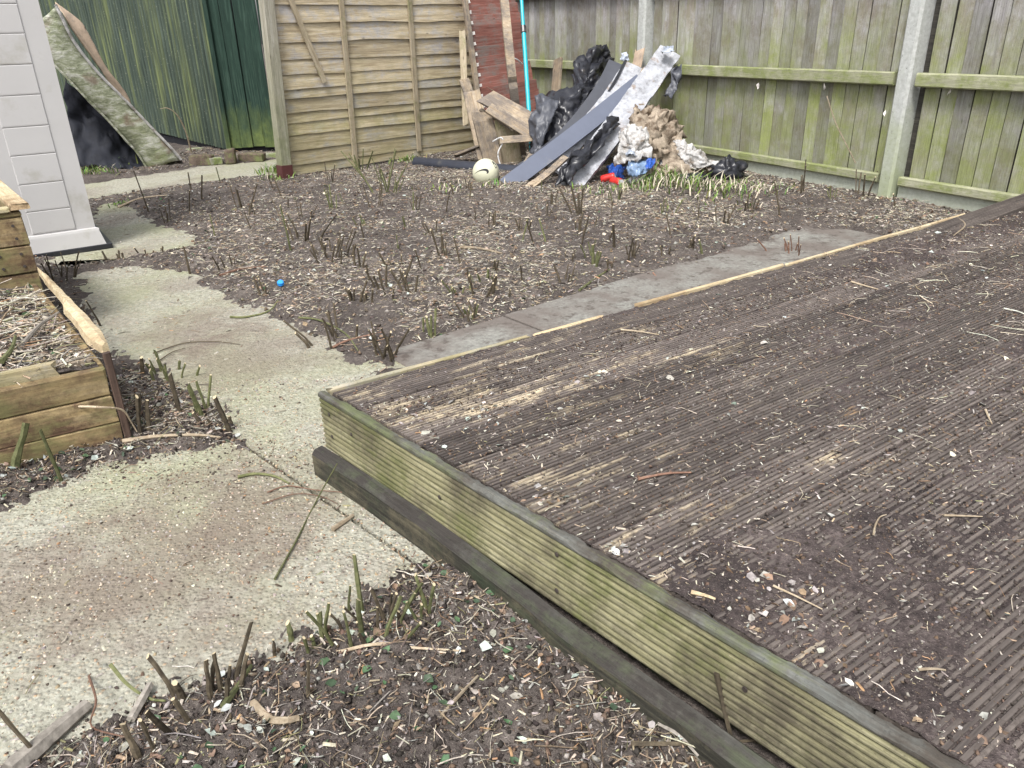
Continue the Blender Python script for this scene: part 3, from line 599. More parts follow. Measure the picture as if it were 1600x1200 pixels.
# ================================================================== RIGHT FENCE
FA = G(1395, 314)[:2]; FB = G(1090, 258)[:2]; FD = (FB - FA) / np.linalg.norm(FB - FA); FN = np.array([-FD[1], FD[0]])
if FN @ FA > 0: FN = -FN                    # towards the garden
def FP(s, off, z): q = FA + FD * s + FN * off; return Vector((q[0], q[1], z))
sR = 0.03; sM = float((VP(1012, 50, FA, FB)[:2] - FA) @ FD)
def conc_post(s, label):
    w, t, h, b = .105, .085, 1.95, .016
    pr = [(-w/2, -t), (w/2, -t), (w/2, t/2 - b), (w/2 - b, t/2), (-w/2 + b, t/2), (-w/2, t/2 - b)]
    n = len(pr); V = [(x, y, z) for z in (-.1, .7, 1.3, h) for x, y in pr]; F = [tuple(range(n)), tuple(range(4 * n - 1, 3 * n - 1, -1))]
    for k in range(3):
        for i in range(n): F.append((k * n + i, k * n + n + i, k * n + n + (i + 1) % n, k * n + (i + 1) % n))
    o = link('concrete_post', mesh('concrete_post', V, F), M_POST, None, frame((*FD, 0), (*FN, 0), FP(s, .045, 0)))
    return tag(o, label, 'fence post', 'concrete fence posts')
conc_post(sR, 'pale concrete post between the two right-hand fence panels')
conc_post(sM, 'concrete fence post behind the rubbish pile')
def board_mesh(h, w=.100, t0=.006, t1=.010, seed=0):
    r = random.Random(seed); V = []; n = 5
    for i in range(n + 1):
        z = h * i / n; a = r.uniform(-.003, .003); V += [(z, -w/2 + a, 0), (z, w/2 + a, 0), (z, w/2 + a, t1), (z, -w/2 + a, t0)]
    F = [(0, 1, 2, 3), tuple(n * 4 + k for k in (3, 2, 1, 0))]
    for i in range(n):
        for j in range(4): F.append((i * 4 + j, i * 4 + 4 + j, i * 4 + 4 + (j + 1) % 4, i * 4 + (j + 1) % 4))
    return mesh('board', V, F)
BM = [board_mesh(1.68, seed=k) for k in range(5)]
def closeboard(s0, s1, label):
    e = tag(empty('close_board_fence', FP((s0 + s1) / 2, 0, 0)), label, 'fence', 'close board fence bays')
    s = s0 + .06; k = 0
    while s < s1 - .04:
        tw = random.uniform(-.012, .012); lean = random.uniform(-.004, .004)
        X_ = Vector((FD[0] * lean, FD[1] * lean, 1)); Y_ = Vector((FD[0] + FN[0] * (.05 + tw), FD[1] + FN[1] * (.05 + tw), 0))
        link('board', BM[random.randrange(5)], M_FENCE, e, frame(X_, Y_, FP(s, -.012 + random.uniform(-.003, .003), .155 + random.uniform(-.006, .006))))
        s += .1085 + random.uniform(-.0025, .004); k += 1
    plank('added_gap_backing', FP(s0 + .01, -.035, .95), FP(s1 - .01, -.035, .95), 1.6, .012, M_GAPDARK, e, (0, 0, 1))  # added dark sheet, makes the gaps between the boards read as shade
    for z, h, t in ((.795, .085, .055), (1.50, .085, .055), (.148, .062, .045)):
        plank('rail', FP(s0 + .03, .012 + t/2, z), FP(s1 - .03, .012 + t/2, z), h, t, M_RAIL, e, (0, 0, 1), .008, segs=8, wavy=.03, seed=int(z * 99 + s0))
    plank('gravel_board', FP(s0 + .02, .0, .03), FP(s1 - .02, .0, .03),   .175, .045, M_GRAVEL, e, (0, 0, 1), .006)
    return e
closeboard(sR + .05, sM - .05, 'green-stained close board fence panel between the two concrete posts')
closeboard(sM + .05, sM + 2.5, 'grey weathered close board fence panel behind the black bag')
closeboard(sR - 2.75, sR - .05, 'close board fence panel at the far right beyond the deck')

# ================================================================== LAP PANEL FENCE AT THE BACK
LA = G(452, 282)[:2]; LB = G(740, 238)[:2]; LD = (LB - LA) / np.linalg.norm(LB - LA); LN = np.array([LD[1], -LD[0]])
def LP(s, off, z): q = LA + LD * s + LN * off; return Vector((q[0], q[1], z))
lap = tag(empty('lap_fence', LP(1.3, 0, 0)), 'tan waney lap fence panel with wavy horizontal boards', 'fence')
edges = [VP(452, y, LA, LB)[2] for y in (273, 259, 236, 212, 192, 178, 154, 139, 117, 94, 66, 36, 7)]; edges = [max(.012, edges[0])] + edges[1:]
while edges[-1] < 1.8: edges.append(edges[-1] + .145)
for i, z0 in enumerate(edges[:-1]):
    top = edges[i + 1] + .03 - z0; n = 44; V = []; F = []; Lb = 2.62; amp = .012 if i > 3 else .007
    for k in range(n + 1):
        x = Lb * k / n; w = amp * 2 * (fbm(x * 2.2 + i * 7.7, i * 3.1, 3, i) - .5) * (1.0 + .8 * (vn(x * 5, i * 1.7, 2) - .5)); bow = .004 * math.sin(x * 2 + i)
        V += [(x, w, .020 + bow), (x, w, .027 + bow), (x, top, .010 + bow), (x, top, .004 + bow)]
    for k in range(n):
        for j in range(4): F.append((k * 4 + j, k * 4 + 4 + j, k * 4 + 4 + (j + 1) % 4, k * 4 + (j + 1) % 4))
    F += [(3, 2, 1, 0), tuple(n * 4 + j for j in range(4))]
    link('lap_board', mesh('lap_board', V, F), M_LAP, lap, frame((*LD, 0), (0, 0, 1), LP(.03, 0, z0)))
for (u0, v0, u1, v1) in ((556, 262, 533, 0), (655, 236, 640, 0)):
    a = VP(u0, v0, LA, LB, .037); b = VP(u1, v1, LA, LB, .037); b = a + (b - a) * 1.25
    plank('batten', a, b, .05, .02, M_BATTEN, lap, (*LD, 0), .003, segs=10, wavy=.08, seed=u0)
a = VP(507, 128, LA, LB, .058); b = VP(454, 0, LA, LB, .042); b = a + (b - a) * 1.3
tag(plank('loose_batten', a, b, .045, .02, M_BATTEN, None, (*LD, 0), .003, .006, 6, .05, 4), 'loose batten hanging diagonally across the lap fence panel', 'batten')
post = tag(empty('fence_post', LP(-.05, 0, 0)), 'square wooden fence post with brown foot at the end of the lap panel', 'fence post')
a = VP(446, 275, LA, LB, .03); b = VP(416, 0, LA, LB, .03); b = a + (b - a) * 1.2; a = a + (b - a) * -.03
plank('post', a, b, .098, .09, M_POSTW, post, (*LD, 0), .005, segs=4, wavy=.01)
c = a + (b - a) * .085
plank('post_foot', a - (b - a) * .01, c, .106, .098, M_SLEEVE, post, (*LD, 0), .004)

# ================================================================== GREEN SHED
S1 = G(362, 243)[:2]; sd_ = rad(137); SD = np.array([math.cos(sd_), math.sin(sd_)]); SNn = np.array([-SD[1], SD[0]])
if SNn @ S1 > 0: SNn = -SNn
def SP(s, off, z): q = S1 + SD * s + SNn * off; return Vector((q[0], q[1], z))
shed = tag(empty('shed', (*S1, 0)), 'dark green corrugated shed streaked with algae in the back corner', 'shed')
sp = .0762
for j in range(3):
    s0 = j * 2.3; s1 = s0 + 2.36; n = int((s1 - s0) / sp * 12); V = []; F = []
    for k in range(n + 1):
        s = s0 + (s1 - s0) * k / n; off = .015 * math.cos(2 * math.pi * s / sp) + .004 * j
        zb = .055 + .05 * min(s, 2.5)
        for z in (zb, 1.1, 2.2): V.append(SP(s, off, z))
    for k in range(n):
        for r_ in range(2): F.append((k * 3 + r_, k * 3 + 3 + r_, k * 3 + 4 + r_, k * 3 + 1 + r_))
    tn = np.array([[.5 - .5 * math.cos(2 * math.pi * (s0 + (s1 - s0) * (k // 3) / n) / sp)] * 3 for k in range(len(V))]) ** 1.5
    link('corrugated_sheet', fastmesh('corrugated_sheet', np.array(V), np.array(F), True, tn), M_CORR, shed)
BD = np.array([math.cos(rad(4)), math.sin(rad(4))]); bmsh = boxmesh('shed_board', 2.1, .118, .02, .004)
for k in range(8):
    q = S1 + BD * (.065 + k * .122); link('shed_board', bmsh, M_GREENB, shed, frame((.004 * (k % 3 - 1), 0, 1), (BD[0], BD[1] , 0), (q[0], q[1] - .012 * (k % 2), .075 + .006 * (k % 3))))
plank('corner_trim', (*(S1 + np.array([.0, -.03])), .06), (*(S1 + np.array([.0, -.03])), 2.2), .045, .03, M_GREENB, shed, (1, 0, 0))
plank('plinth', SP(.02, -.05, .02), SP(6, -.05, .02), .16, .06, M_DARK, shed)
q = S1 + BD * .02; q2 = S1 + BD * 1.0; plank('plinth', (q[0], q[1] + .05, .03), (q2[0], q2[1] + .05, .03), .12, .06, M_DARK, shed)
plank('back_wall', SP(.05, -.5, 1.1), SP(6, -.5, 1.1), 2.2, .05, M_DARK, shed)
def rough_block(name, c, size, rz, mat, label, cat, seed, group=None):
    r = random.Random(seed); V = []
    for x in (-1, 0, 1):
        for y in (-1, 1):
            for z in (-1, 1): V.append((x * size[0] / 2 + r.uniform(-1, 1) * size[0] * .06, y * size[1] / 2 * (1 + r.uniform(-.12, .12)), (z + 1) * size[2] / 2 * (1 + r.uniform(-.1, .1))))
    F = [(0, 1, 3, 2), (8, 10, 11, 9)]
    for i in (0, 1):
        a = i * 4; b = a + 4; F += [(a, b, b + 1, a + 1), (a + 3, b + 3, b + 2, a + 2), (a + 1, b + 1, b + 3, a + 3), (a + 2, b + 2, b, a)]
    o = link(name, mesh(name, V, F), mat, None, Matrix.Translation(c) @ Matrix.Rotation(rz, 4, 'Z')); md = o.modifiers.new('bevel', 'BEVEL'); md.width = size[2] * .12; md.segments = 2
    return tag(o, label, cat, group)
rough_block('brick', G(318, 258), (.22, .12, .10), .1, M_BRICK, 'dark brick lying below the corrugated shed wall', 'brick', 1)
rough_block('stone', G(338, 257), (.12, .10, .07), .5, M_STONE, 'small mossy stone beside the dark brick', 'stone', 2)
rough_block('brick', G(362, 256), (.10, .10, .14), .2, M_BRICK, 'dark block under the corner of the green shed', 'brick', 3)
rough_block('brick', G(395, 252), (.24, .12, .08), -.1, M_BRICK, 'grey half buried brick under the green shed boards', 'brick', 4)
rough_block('stone', G(427, 247), (.17, .12, .05), .1, M_STONE, 'flat mossy yellow-green stone beside the wooden fence post', 'stone', 6)
rough_block('stone', G(306, 240), (.16, .14, .06), .6, M_STONE, 'flat mossy stone behind the dark brick', 'stone', 7)

# ================================================================== WHITE PLASTIC SHED
WL = G(56, 405)[:2]; WR = G(168, 388)[:2]; WD = (WR - WL) / np.linalg.norm(WR - WL); WNn = np.array([WD[1], -WD[0]])
def WP(s, off, z): q = WR + WD * s + WNn * off; return Vector((q[0], q[1], z))
ws = tag(empty('plastic_shed', WP(-.5, -.3, 0)), 'white plastic garden shed wall with ribbed panel behind the raised beds', 'shed')
def wbox(name, s0, s1, o0, o1, z0, z1, mat, bev=.004):
    me = boxmesh(name, s1 - s0, z1 - z0, o1 - o0, bev); return link(name, me, mat, ws, frame((*WD, 0), (0, 0, 1), WP(s0, (o0 + o1) / 2, (z0 + z1) / 2)))
wbox('wall', -1.5, -.035, -.7, -.02, .105, 2.0, M_WHITE, .012)
wbox('base', -1.5, .03, -.75, .016, .0, .032, M_BLACKP, .004)
V = []; 
for s in (-1.5, 0.0):
    e = 0 if s < -1 else 1
    V += [(s - .02 * e, .0, .115), (s - .018 * e, -.004, .128), (s - .032 * e, -.018, .132), (s - .03 * e, -.3, .132), (s - .0 * e, -.3, .032), (s, .012, .032)]
F = [(j, 6 + j, 6 + (j + 1) % 6, (j + 1) % 6) for j in range(6)] + [tuple(range(6)), tuple(range(11, 5, -1))]
link('skirting', mesh('skirting', V, F), M_WHITE, ws, Matrix(((WD[0], WNn[0], 0, WR[0]), (WD[1], WNn[1], 0, WR[1]), (0, 0, 1, 0), (0, 0, 0, 1))))
sr_ = float((VP(112, 330, WL, WR, -.02)[:2] - WR) @ WD); sl_ = float((VP(33, 306, WL, WR, -.02)[:2] - WR) @ WD)
zs = [.137] + [VP(x, y, WL, WR, -.02)[2] for x, y in ((110, 324), (102, 282), (92, 238), (81, 195), (70, 147), (60, 100), (50, 52), (40, 6))]
while zs[-1] < 1.75: zs.append(zs[-1] + (zs[-1] - zs[-2]))
for i in range(len(zs) - 1):
    z0, z1 = zs[i] + .001, zs[i + 1]; w = sr_ - sl_; pr = [(0, -.026), (z1 - z0 - .001, -.026), (z1 - z0 - .001, -.0205), (z1 - z0 - .004, -.0188), (.010, -.0182), (.004, -.0188), (0, -.0215)]
    V = [(x, y, o) for x in (0, w) for y, o in pr]; V = [(x + (.004 if (k % 7 in (3, 4, 5)) and x == 0 else (-.004 if (k % 7 in (3, 4, 5)) else 0)), y, o + .004) for k, (x, y, o) in enumerate(V)]
    F = [(j, 7 + j, 7 + (j + 1) % 7, (j + 1) % 7)[::-1] for j in range(7)] + [tuple(range(7)), tuple(range(13, 6, -1))]
    link('panel', mesh('panel', V, F), M_WHITE, ws, frame((*WD, 0), (0, 0, 1), WP(sl_, 0, z0)))

# ================================================================== RAISED BEDS
B1 = G(200, 692)[:2]; bf = rad(-149.3); BFD = np.array([math.cos(bf), math.sin(bf)]); bs = rad(128); BSD = np.array([math.cos(bs), math.sin(bs)])
BNf = np.array([-BFD[1], BFD[0]]) 
if BNf @ B1 > 0: BNf = -BNf
def BP(f, s, z, o=(0, 0)): q = np.array(o) + B1 + BFD * f + BSD * s; return Vector((q[0], q[1], z))
rb = tag(empty('raised_bed', (*B1, 0)), 'near raised bed of three stacked timbers with a split top rail', 'planter')
zz = [0.0] + [VP(95, y, B1, B1 + BFD)[2] for y in (680, 634, 588)]
for i in range(3):
    plank('board', BP(.012, 0, (zz[i] + zz[i + 1]) / 2 + (.004 if i else -.02)), BP(1.5, .0, (zz[i] + zz[i + 1]) / 2 - .006 * (i == 2)), zz[i + 1] - zz[i] - .004 + (.05 if i == 0 else 0), .032, M_BED, rb, (0, 0, 1), .004, .004, 8, .02, i + 3)
plank('board', BP(.14, .03, zz[3] + .012), BP(1.5, .03, zz[3] + .004), .05, .022, M_LAP, rb, (0, 0, 1), .004, .02, 8, .1, 9)
plank('board', BP(.03, .06, zz[3] + .0), BP(1.5, .06, zz[3] + .0), .035, .02, M_OLDW, rb, (0, 0, 1), .004, .02, 8, .1, 11)
plank('corner_plate', BP(-.004, -.008, -.02), BP(-.004, -.002, .305), .030, .022, M_RUST, rb, (*BNf, 0), .003, .004, 4, .06, 2)
plank('side_board', BP(.02, .04, .12), BP(.02, 1.15, .12), .28, .03, M_BED, rb, (0, 0, 1), .004)
a = G(166, 545, .295); b = G(60, 425, .30)
a0 = np.array(a); dd = np.array(b) - a0; k_ = 70; V = []; F = []; r = random.Random(8)
side = np.array([dd[1], -dd[0], 0]); side /= np.linalg.norm(side)
for i in range(k_ + 1):          # a rail split along its length: raw wood, ragged edges
    t = i / k_; w = .024 * (1 - .5 * t) + .006 * (fbm(t * 14, 1, 4, 1) - .5); w2 = .030 * (1 - .45 * t) + .012 * (fbm(t * 6, 3, 4, 2) - .5) - .014 * sstep(.46, .5, t); taper = min(1, .35 + t * 6) * min(1, .45 + (1 - t) * 5)
    c = a0 + dd * t
    for (o, z) in ((w * taper, -.012), (w * taper * .9, .014 + .004 * fbm(t * 25, 2, 3, 3)), (.003 * math.sin(t * 9), .018 + .006 * fbm(t * 21, 5, 3, 4)), (-w2 * taper * .8, .008 + .006 * fbm(t * 27, 7, 3, 5)), (-w2 * taper, -.014)): V.append(c + side * o + np.array([0, 0, z]))
for i in range(k_):
    for j in range(5): F.append((i * 5 + j, i * 5 + (j + 1) % 5, i * 5 + 5 + (j + 1) % 5, i * 5 + 5 + j))
F += [tuple(range(4, -1, -1)), tuple(range(k_ * 5, k_ * 5 + 5))]
link('split_rail', mesh('split_rail', V, F), M_FRESH, rb)
def fill(name, o, f1, s1, z, parent, n=60):
    f = np.linspace(.02, f1, n); s = np.linspace(.02, s1, n); Fg, Sg = np.meshgrid(f, s, indexing='ij')
    x = o[0] + BFD[0] * Fg + BSD[0] * Sg; y = o[1] + BFD[1] * Fg + BSD[1] * Sg; zz_ = z + (fbm(x * 6, y * 6, 4, 2) - .5) * .07
    idx = np.arange(n * n).reshape(n, n); Fq = np.stack([idx[:-1, :-1], idx[:-1, 1:], idx[1:, 1:], idx[1:, :-1]], -1).reshape(-1, 4)[:, ::-1]
    return link(name, fastmesh(name, np.stack([x, y, zz_], -1).reshape(-1, 3), Fq, True), M_SOIL, parent)
fill('soil', B1, 1.5, 1.16, .255, rb)
B2 = AT(57, 418, 3.12); z2b = .12; z2t = AT(34, 322, 3.12)[2]; off2 = B2[:2] - B1
rb2 = tag(empty('raised_bed', (*B2[:2], 0)), 'upper raised bed of nailed timbers against the white plastic shed', 'planter')
hs_ = [z2t - .018, AT(30, 338, 3.12)[2], AT(45, 382, 3.12)[2], AT(52, 424, 3.12)[2], AT(56, 470, 3.12)[2], 0.0]
for i in range(5):
    z1, z0 = hs_[i], hs_[i + 1]
    if z1 - z0 < .01: continue
    plank('board', BP(.0, .0 + .004 * (i % 2), (z0 + z1) / 2, off2), BP(1.2, .0 + .004 * (i % 2), (z0 + z1) / 2 - .004, off2), z1 - z0 - .005, .03, M_BED, rb2, (0, 0, 1), .004, .003, 6, .015, i + 20)
    if i in (1, 2):
        for k in range(4):
            pz = z0 + (z1 - z0) * (.28 + .45 * (k % 2)); p0 = BP(.04 + .075 * (k // 2), -.012, pz, off2); p0 = Vector((p0.x + BNf[0] * .004, p0.y + BNf[1] * .004, pz)); link('nail_head', tubemesh('nail_head', [p0, p0 + Vector((*BNf, 0)) * .003], [.0065, .006], 8), M_NAIL, rb2)
plank('side_board', BP(.015, .03, .3, off2), BP(.015, 1.0, .3, off2), z2t * 2 - .62, .03, M_BED, rb2)
plank('top_rail', BP(.0, -.02, z2t, off2), BP(-.0, .95, z2t, off2), .07, .024, M_FRESH, rb2, (*BFD, 0), .004, .01, 8, .05, 5)
plank('top_rail', BP(.04, .0, z2t - .008, off2), BP(1.2, .0, z2t - .012, off2), .05, .02, M_LAP, rb2, (*BSD, 0), .004, .006, 8, .05, 6)
fill('soil', B1 + off2, 1.2, .95, z2t - .05, rb2, 40)
def bscat(n, o, f1, s1, z):
    f = RNG.uniform(.03, f1, n); s = RNG.uniform(.03, s1, n); x = o[0] + BFD[0] * f + BSD[0] * s; y = o[1] + BFD[1] * f + BSD[1] * s; return np.stack([x, y, z + (fbm(x * 6, y * 6, 4, 2) - .5) * .07 + .006], 1)
litter('bed_litter', 'dry stalks and pale chips filling the near raised bed', [chips(bscat(9000, B1, 1.4, 1.1, .255), .008, .04, W_BED, .35), strands(bscat(1500, B1, 1.4, 1.1, .265), .04, .22, W_BED, .12, (.002, .006)), leaves(bscat(250, B1, 1.4, 1.1, .26), .015, .03, {'leafg': 2, 'leafw': 2, 'leafb': 2}), chips(bscat(2500, B1 + off2, 1.1, .9, z2t - .05), .01, .04, W_BED, .3)])

# ================================================================== MATTRESS AND ITS NEIGHBOURS
up = [(88, 8, 7.30), (98, 28, 7.32), (118, 68, 7.38), (155, 115, 7.48), (196, 156, 7.6), (235, 197, 7.72), (266, 229, 7.8), (284, 250, 7.86)]
lo = [(44, 50, 7.25), (66, 80, 7.27), (98, 114, 7.32), (134, 152, 7.4), (162, 180, 7.5), (193, 214, 7.6), (216, 240, 7.68), (231, 264, 7.74)]
U_ = spline([AT(*p) for p in up], 4); Lw = spline([AT(*p) for p in lo], 4); back = np.array([-.34, .75, -.10]); V = []; F = []; m_ = len(U_); K = 14
for i in range(m_):
    ring = []
    for k in range(5): t = k / 4; q = U_[i] * (1 - t) + Lw[i] * t; ring.append(q + np.array([0, -.035, 0]) * math.sin(math.pi * t))
    for k in range(1, 4): ring.append(Lw[i] + back * (k / 3) - np.array([0, 0, .02 * math.sin(math.pi * k / 3)]))
    for k in range(1, 4): ring.append(Lw[i] + back + (U_[i] - Lw[i]) * (k / 3))
    for k in (2, 1): ring.append(U_[i] + back * (k / 3) + np.array([0, 0, .015]))
    K = len(ring)
    for q in ring: V.append(q + np.array([.012 * (vn(q[0] * 9, q[2] * 9, 1) - .5), .05 * (fbm(q[0] * 7, q[2] * 7, 3, 2) - .5), .02 * (vn(q[0] * 11, q[2] * 11, 3) - .5)]))
for i in range(m_ - 1):
    for j in range(K): F.append((i * K + j, i * K + K + j, i * K + K + (j + 1) % K, i * K + (j + 1) % K))
F += [tuple(range(K)), tuple(range(m_ * K - 1, (m_ - 1) * K - 1, -1))]
me = mesh('body', V, F, True); mt = tag(empty('mattress', G(262, 258)), 'mouldy green-stained mattress slumped behind the white plastic shed', 'mattress')
o = link('body', me, M_MATT, mt, Matrix.Identity(4))
for L_, dr in ((U_, .013), (Lw, .010)): link('piping', tubemesh('piping', [Vector(p) + Vector((0, -.012, .004)) for p in L_], [dr] * len(L_), 6), M_MEMB2 if dr > .012 else M_MATT, mt, Matrix.Identity(4))
def sheet(name, ctrl, nu, nv, mat, th, amp, freq, seed, parent=None, smooth=True, an_u=1.0, soft=.15):
    """draped sheet through a grid of control points, creased"""
    nu *= 2; nv *= 2; C_ = np.array(ctrl, float); R_, Q = C_.shape[:2]; rows = []
    for i in range(R_): rows.append(spline(list(C_[i]), nv))
    rows = np.array(rows); cols = []
    for j in range(rows.shape[1]): cols.append(spline(list(rows[:, j]), nu))
    Pm = np.array(cols).transpose(1, 0, 2); a_, b_ = Pm.shape[:2]
    uu, vv = np.meshgrid(np.arange(a_) / nu, np.arange(b_) / nv, indexing='ij')
    cr = 0; q_ = random.Random(seed + 40)
    for i_ in range(7):                       # sharp folds: triangle waves in random directions
        an = q_.uniform(0, 6.28); fq = freq * q_.uniform(.35, 1.9); w_ = fq * ((uu + .12 * fbm(uu * 2, vv * 2, 2, i_)) * math.cos(an) * an_u + vv * math.sin(an)) + q_.uniform(0, 9)
        cr = cr + np.abs(np.mod(w_, 2) - 1) / (fq / freq + .35)
    cr = (cr - cr.mean()) * .55; cr2 = fbm(uu * freq * 2 + seed, vv * freq * 2, 3, seed) - .5
    nrm = np.cross(np.gradient(Pm, axis=0), np.gradient(Pm, axis=1)); nrm /= np.linalg.norm(nrm, axis=2, keepdims=True) + 1e-9
    Pm = Pm + nrm * ((cr + soft * cr2) * amp)[..., None]
    idx = np.arange(a_ * b_).reshape(a_, b_); Fq = np.stack([idx[:-1, :-1], idx[:-1, 1:], idx[1:, 1:], idx[1:, :-1]], -1).reshape(-1, 4)
    o = link(name, fastmesh(name, Pm.reshape(-1, 3), Fq, smooth), mat, parent)
    if th: md = o.modifiers.new('solidify', 'SOLIDIFY'); md.thickness = th; md.offset = 0
    return o
def crumple(name, ctrl, mat, levels, jit, seed, parent=None, th=.003, stretch=1.0):
    """creased sheet: the control grid is halved again and again, each new corner pushed off the surface"""
    P = np.array(ctrl, float); rg = np.random.default_rng(seed); cell = np.linalg.norm(P[0, 0] - P[1, 0]) * .5 + np.linalg.norm(P[0, 0] - P[0, 1]) * .5
    for l in range(levels):
        a_, b_ = P.shape[:2]; Q = np.zeros((2 * a_ - 1, 2 * b_ - 1, 3)); Q[::2, ::2] = P; Q[1::2, ::2] = (P[:-1] + P[1:]) / 2; Q[:, 1::2] = (Q[:, :-1:2] + Q[:, 2::2]) / 2
        N_ = np.cross(np.gradient(Q, axis=0), np.gradient(Q, axis=1)); N_ /= np.linalg.norm(N_, axis=2, keepdims=True) + 1e-9
        d_ = rg.normal(0, jit * cell, Q.shape[:2]); d_[::2, ::2] *= .25
        Q = Q + N_ * d_[..., None] + rg.normal(0, jit * cell * .35, Q.shape); P = Q; cell *= .5 * stretch
    a_, b_ = P.shape[:2]; idx = np.arange(a_ * b_).reshape(a_, b_); q00, q01, q11, q10 = idx[:-1, :-1].ravel(), idx[:-1, 1:].ravel(), idx[1:, 1:].ravel(), idx[1:, :-1].ravel(); fl = rg.random(len(q00)) < .5
    F = np.concatenate([np.where(fl[:, None], np.stack([q00, q01, q11], 1), np.stack([q00, q01, q10], 1)), np.where(fl[:, None], np.stack([q00, q11, q10], 1), np.stack([q01, q11, q10], 1))])
    o = link(name, fastmesh(name, P.reshape(-1, 3), F, False), mat, parent); md = o.modifiers.new('solidify', 'SOLIDIFY'); md.thickness = th; md.offset = 0
    return o
g = lambda pts: [[AT(*p) for p in row] for row in pts]
tag(sheet('carpet_roll', g([[(86, 4, 7.9), (128, 36, 7.95), (143, 72, 7.98)], [(110, 40, 7.85), (150, 82, 7.95), (168, 108, 8.0)], [(155, 108, 7.9), (182, 130, 8.0), (194, 150, 8.02)], [(186, 148, 7.95), (200, 160, 8.0), (206, 172, 8.03)]]), 6, 6, M_TAN, .02, .03, 1.1, 3), 'tan sheet slumped behind the mouldy mattress', 'carpet')
def blob(name, c, r, amp, freq, seed, mat, label, cat, n=40, flat=0.0):
    th = np.linspace(0, np.pi, n // 2 + 1); ph = np.linspace(0, 2 * np.pi, n, endpoint=False); TH, PH = np.meshgrid(th, ph, indexing='ij')
    d3 = np.stack([np.sin(TH) * np.cos(PH), np.sin(TH) * np.sin(PH), np.cos(TH)], -1)
    cr = np.abs(fbm(d3[..., 0] * freq + d3[..., 2] * 2 + seed, d3[..., 1] * freq - d3[..., 2] * freq + seed, 4, seed) - .5) * 2; cr2 = fbm(d3[..., 0] * freq * .5 + 9, d3[..., 1] * freq * .5 + d3[..., 2] * freq * .5, 2, seed + 1) - .5
    cr[0] = cr[0].mean(); cr[-1] = cr[-1].mean(); cr2[0] = cr2[0].mean(); cr2[-1] = cr2[-1].mean()
    P = d3 * (1 + amp * (cr * 1.2 - .5) + amp * cr2)[..., None] * np.array(r); P[..., 2] = np.maximum(P[..., 2], -r[2] * .92); P = P + np.array(c)
    a_, b_ = TH.shape; idx = np.arange(a_ * b_).reshape(a_, b_); Fq = np.stack([idx[:-1], np.roll(idx[:-1], -1, 1), np.roll(idx[1:], -1, 1), idx[1:]], -1).reshape(-1, 4)[:, ::-1]
    return tag(link(name, fastmesh(name, P.reshape(-1, 3), Fq, True), mat), label, cat)
tag(crumple('dark_sheeting', g([[(100, 120, 7.75), (140, 150, 7.8), (180, 190, 7.9), (215, 228, 7.95)], [(105, 180, 7.8), (150, 195, 7.85), (190, 220, 7.9), (222, 245, 7.92)], [(112, 258, 7.6), (150, 262, 7.55), (190, 263, 7.6), (226, 264, 7.7)]]), M_TARP, 3, .12, 31), 'dark plastic sheeting in the hollow under the mouldy mattress', 'plastic sheet')

# ================================================================== RUBBISH PILE IN THE CORNER
def onf(u, v, off=.06): return VP(u, v, FA, FB, off)
def strip(name, pts, W, T, mat, label, cat, wd=None, crust=0.0, seed=0, k=6, group=None, ends=.0):
    """long board through 3-D points; wd = width direction; crust = flaking surface relief"""
    P = spline(pts, k); n = len(P); V = []; F = []; ny = 9 if crust else 3
    wd = np.array(wd, float)
    for i in range(n):
        d = P[min(i + 1, n - 1)] - P[max(i - 1, 0)]; d /= np.linalg.norm(d); w = wd - d * (wd @ d); w /= np.linalg.norm(w); nn = np.cross(d, w)
        if nn[2] < 0: nn = -nn
        for j in range(ny):
            y = (j / (ny - 1) - .5) * W
            if crust: y *= 1 + .10 * (vn(i * .9 + seed, (j > ny / 2) * 7, 1) - .5)
            V.append(P[i] + w * y + nn * (T / 2 + (crust * (vn(i * 1.3 + seed, j * 1.7, 2) - .3) if crust else 0)))
        for j in (ny - 1, 0): V.append(P[i] + w * (j / (ny - 1) - .5) * W - nn * T / 2)
    m_ = ny + 2
    for i in range(n - 1):
        for j in range(m_): F.append((i * m_ + j, i * m_ + (j + 1) % m_, i * m_ + m_ + (j + 1) % m_, i * m_ + m_ + j))
    F += [tuple(range(m_)), tuple(range(n * m_ - 1, (n - 1) * m_ - 1, -1))]
    return tag(link(name, mesh(name, V, F), mat), label, cat, group)
WX = (1.0, .25, .0)
# whitish crusted boards
strip('crusted_board', [G(888, 292, .02), onf(968, 185, .75) * 0 + (G(888, 292, .02) * .5 + onf(1045, 82, .10) * .5) + np.array([0, 0, -.03]), onf(1046, 82, .10)], .20, .05, M_WBD, 'wide crusted white board leaning at the front of the rubbish pile', 'board', WX, .010, 3, 22)
strip('crusted_board', [AT(860, 262, 6.5), AT(897, 221, 6.75), AT(936, 180, 6.98), AT(968, 136, 7.3), AT(990, 103, 7.55)], .17, .03, M_WBD, 'crusted white board between the two grey plastic boards', 'board', WX, .006, 9, 12)
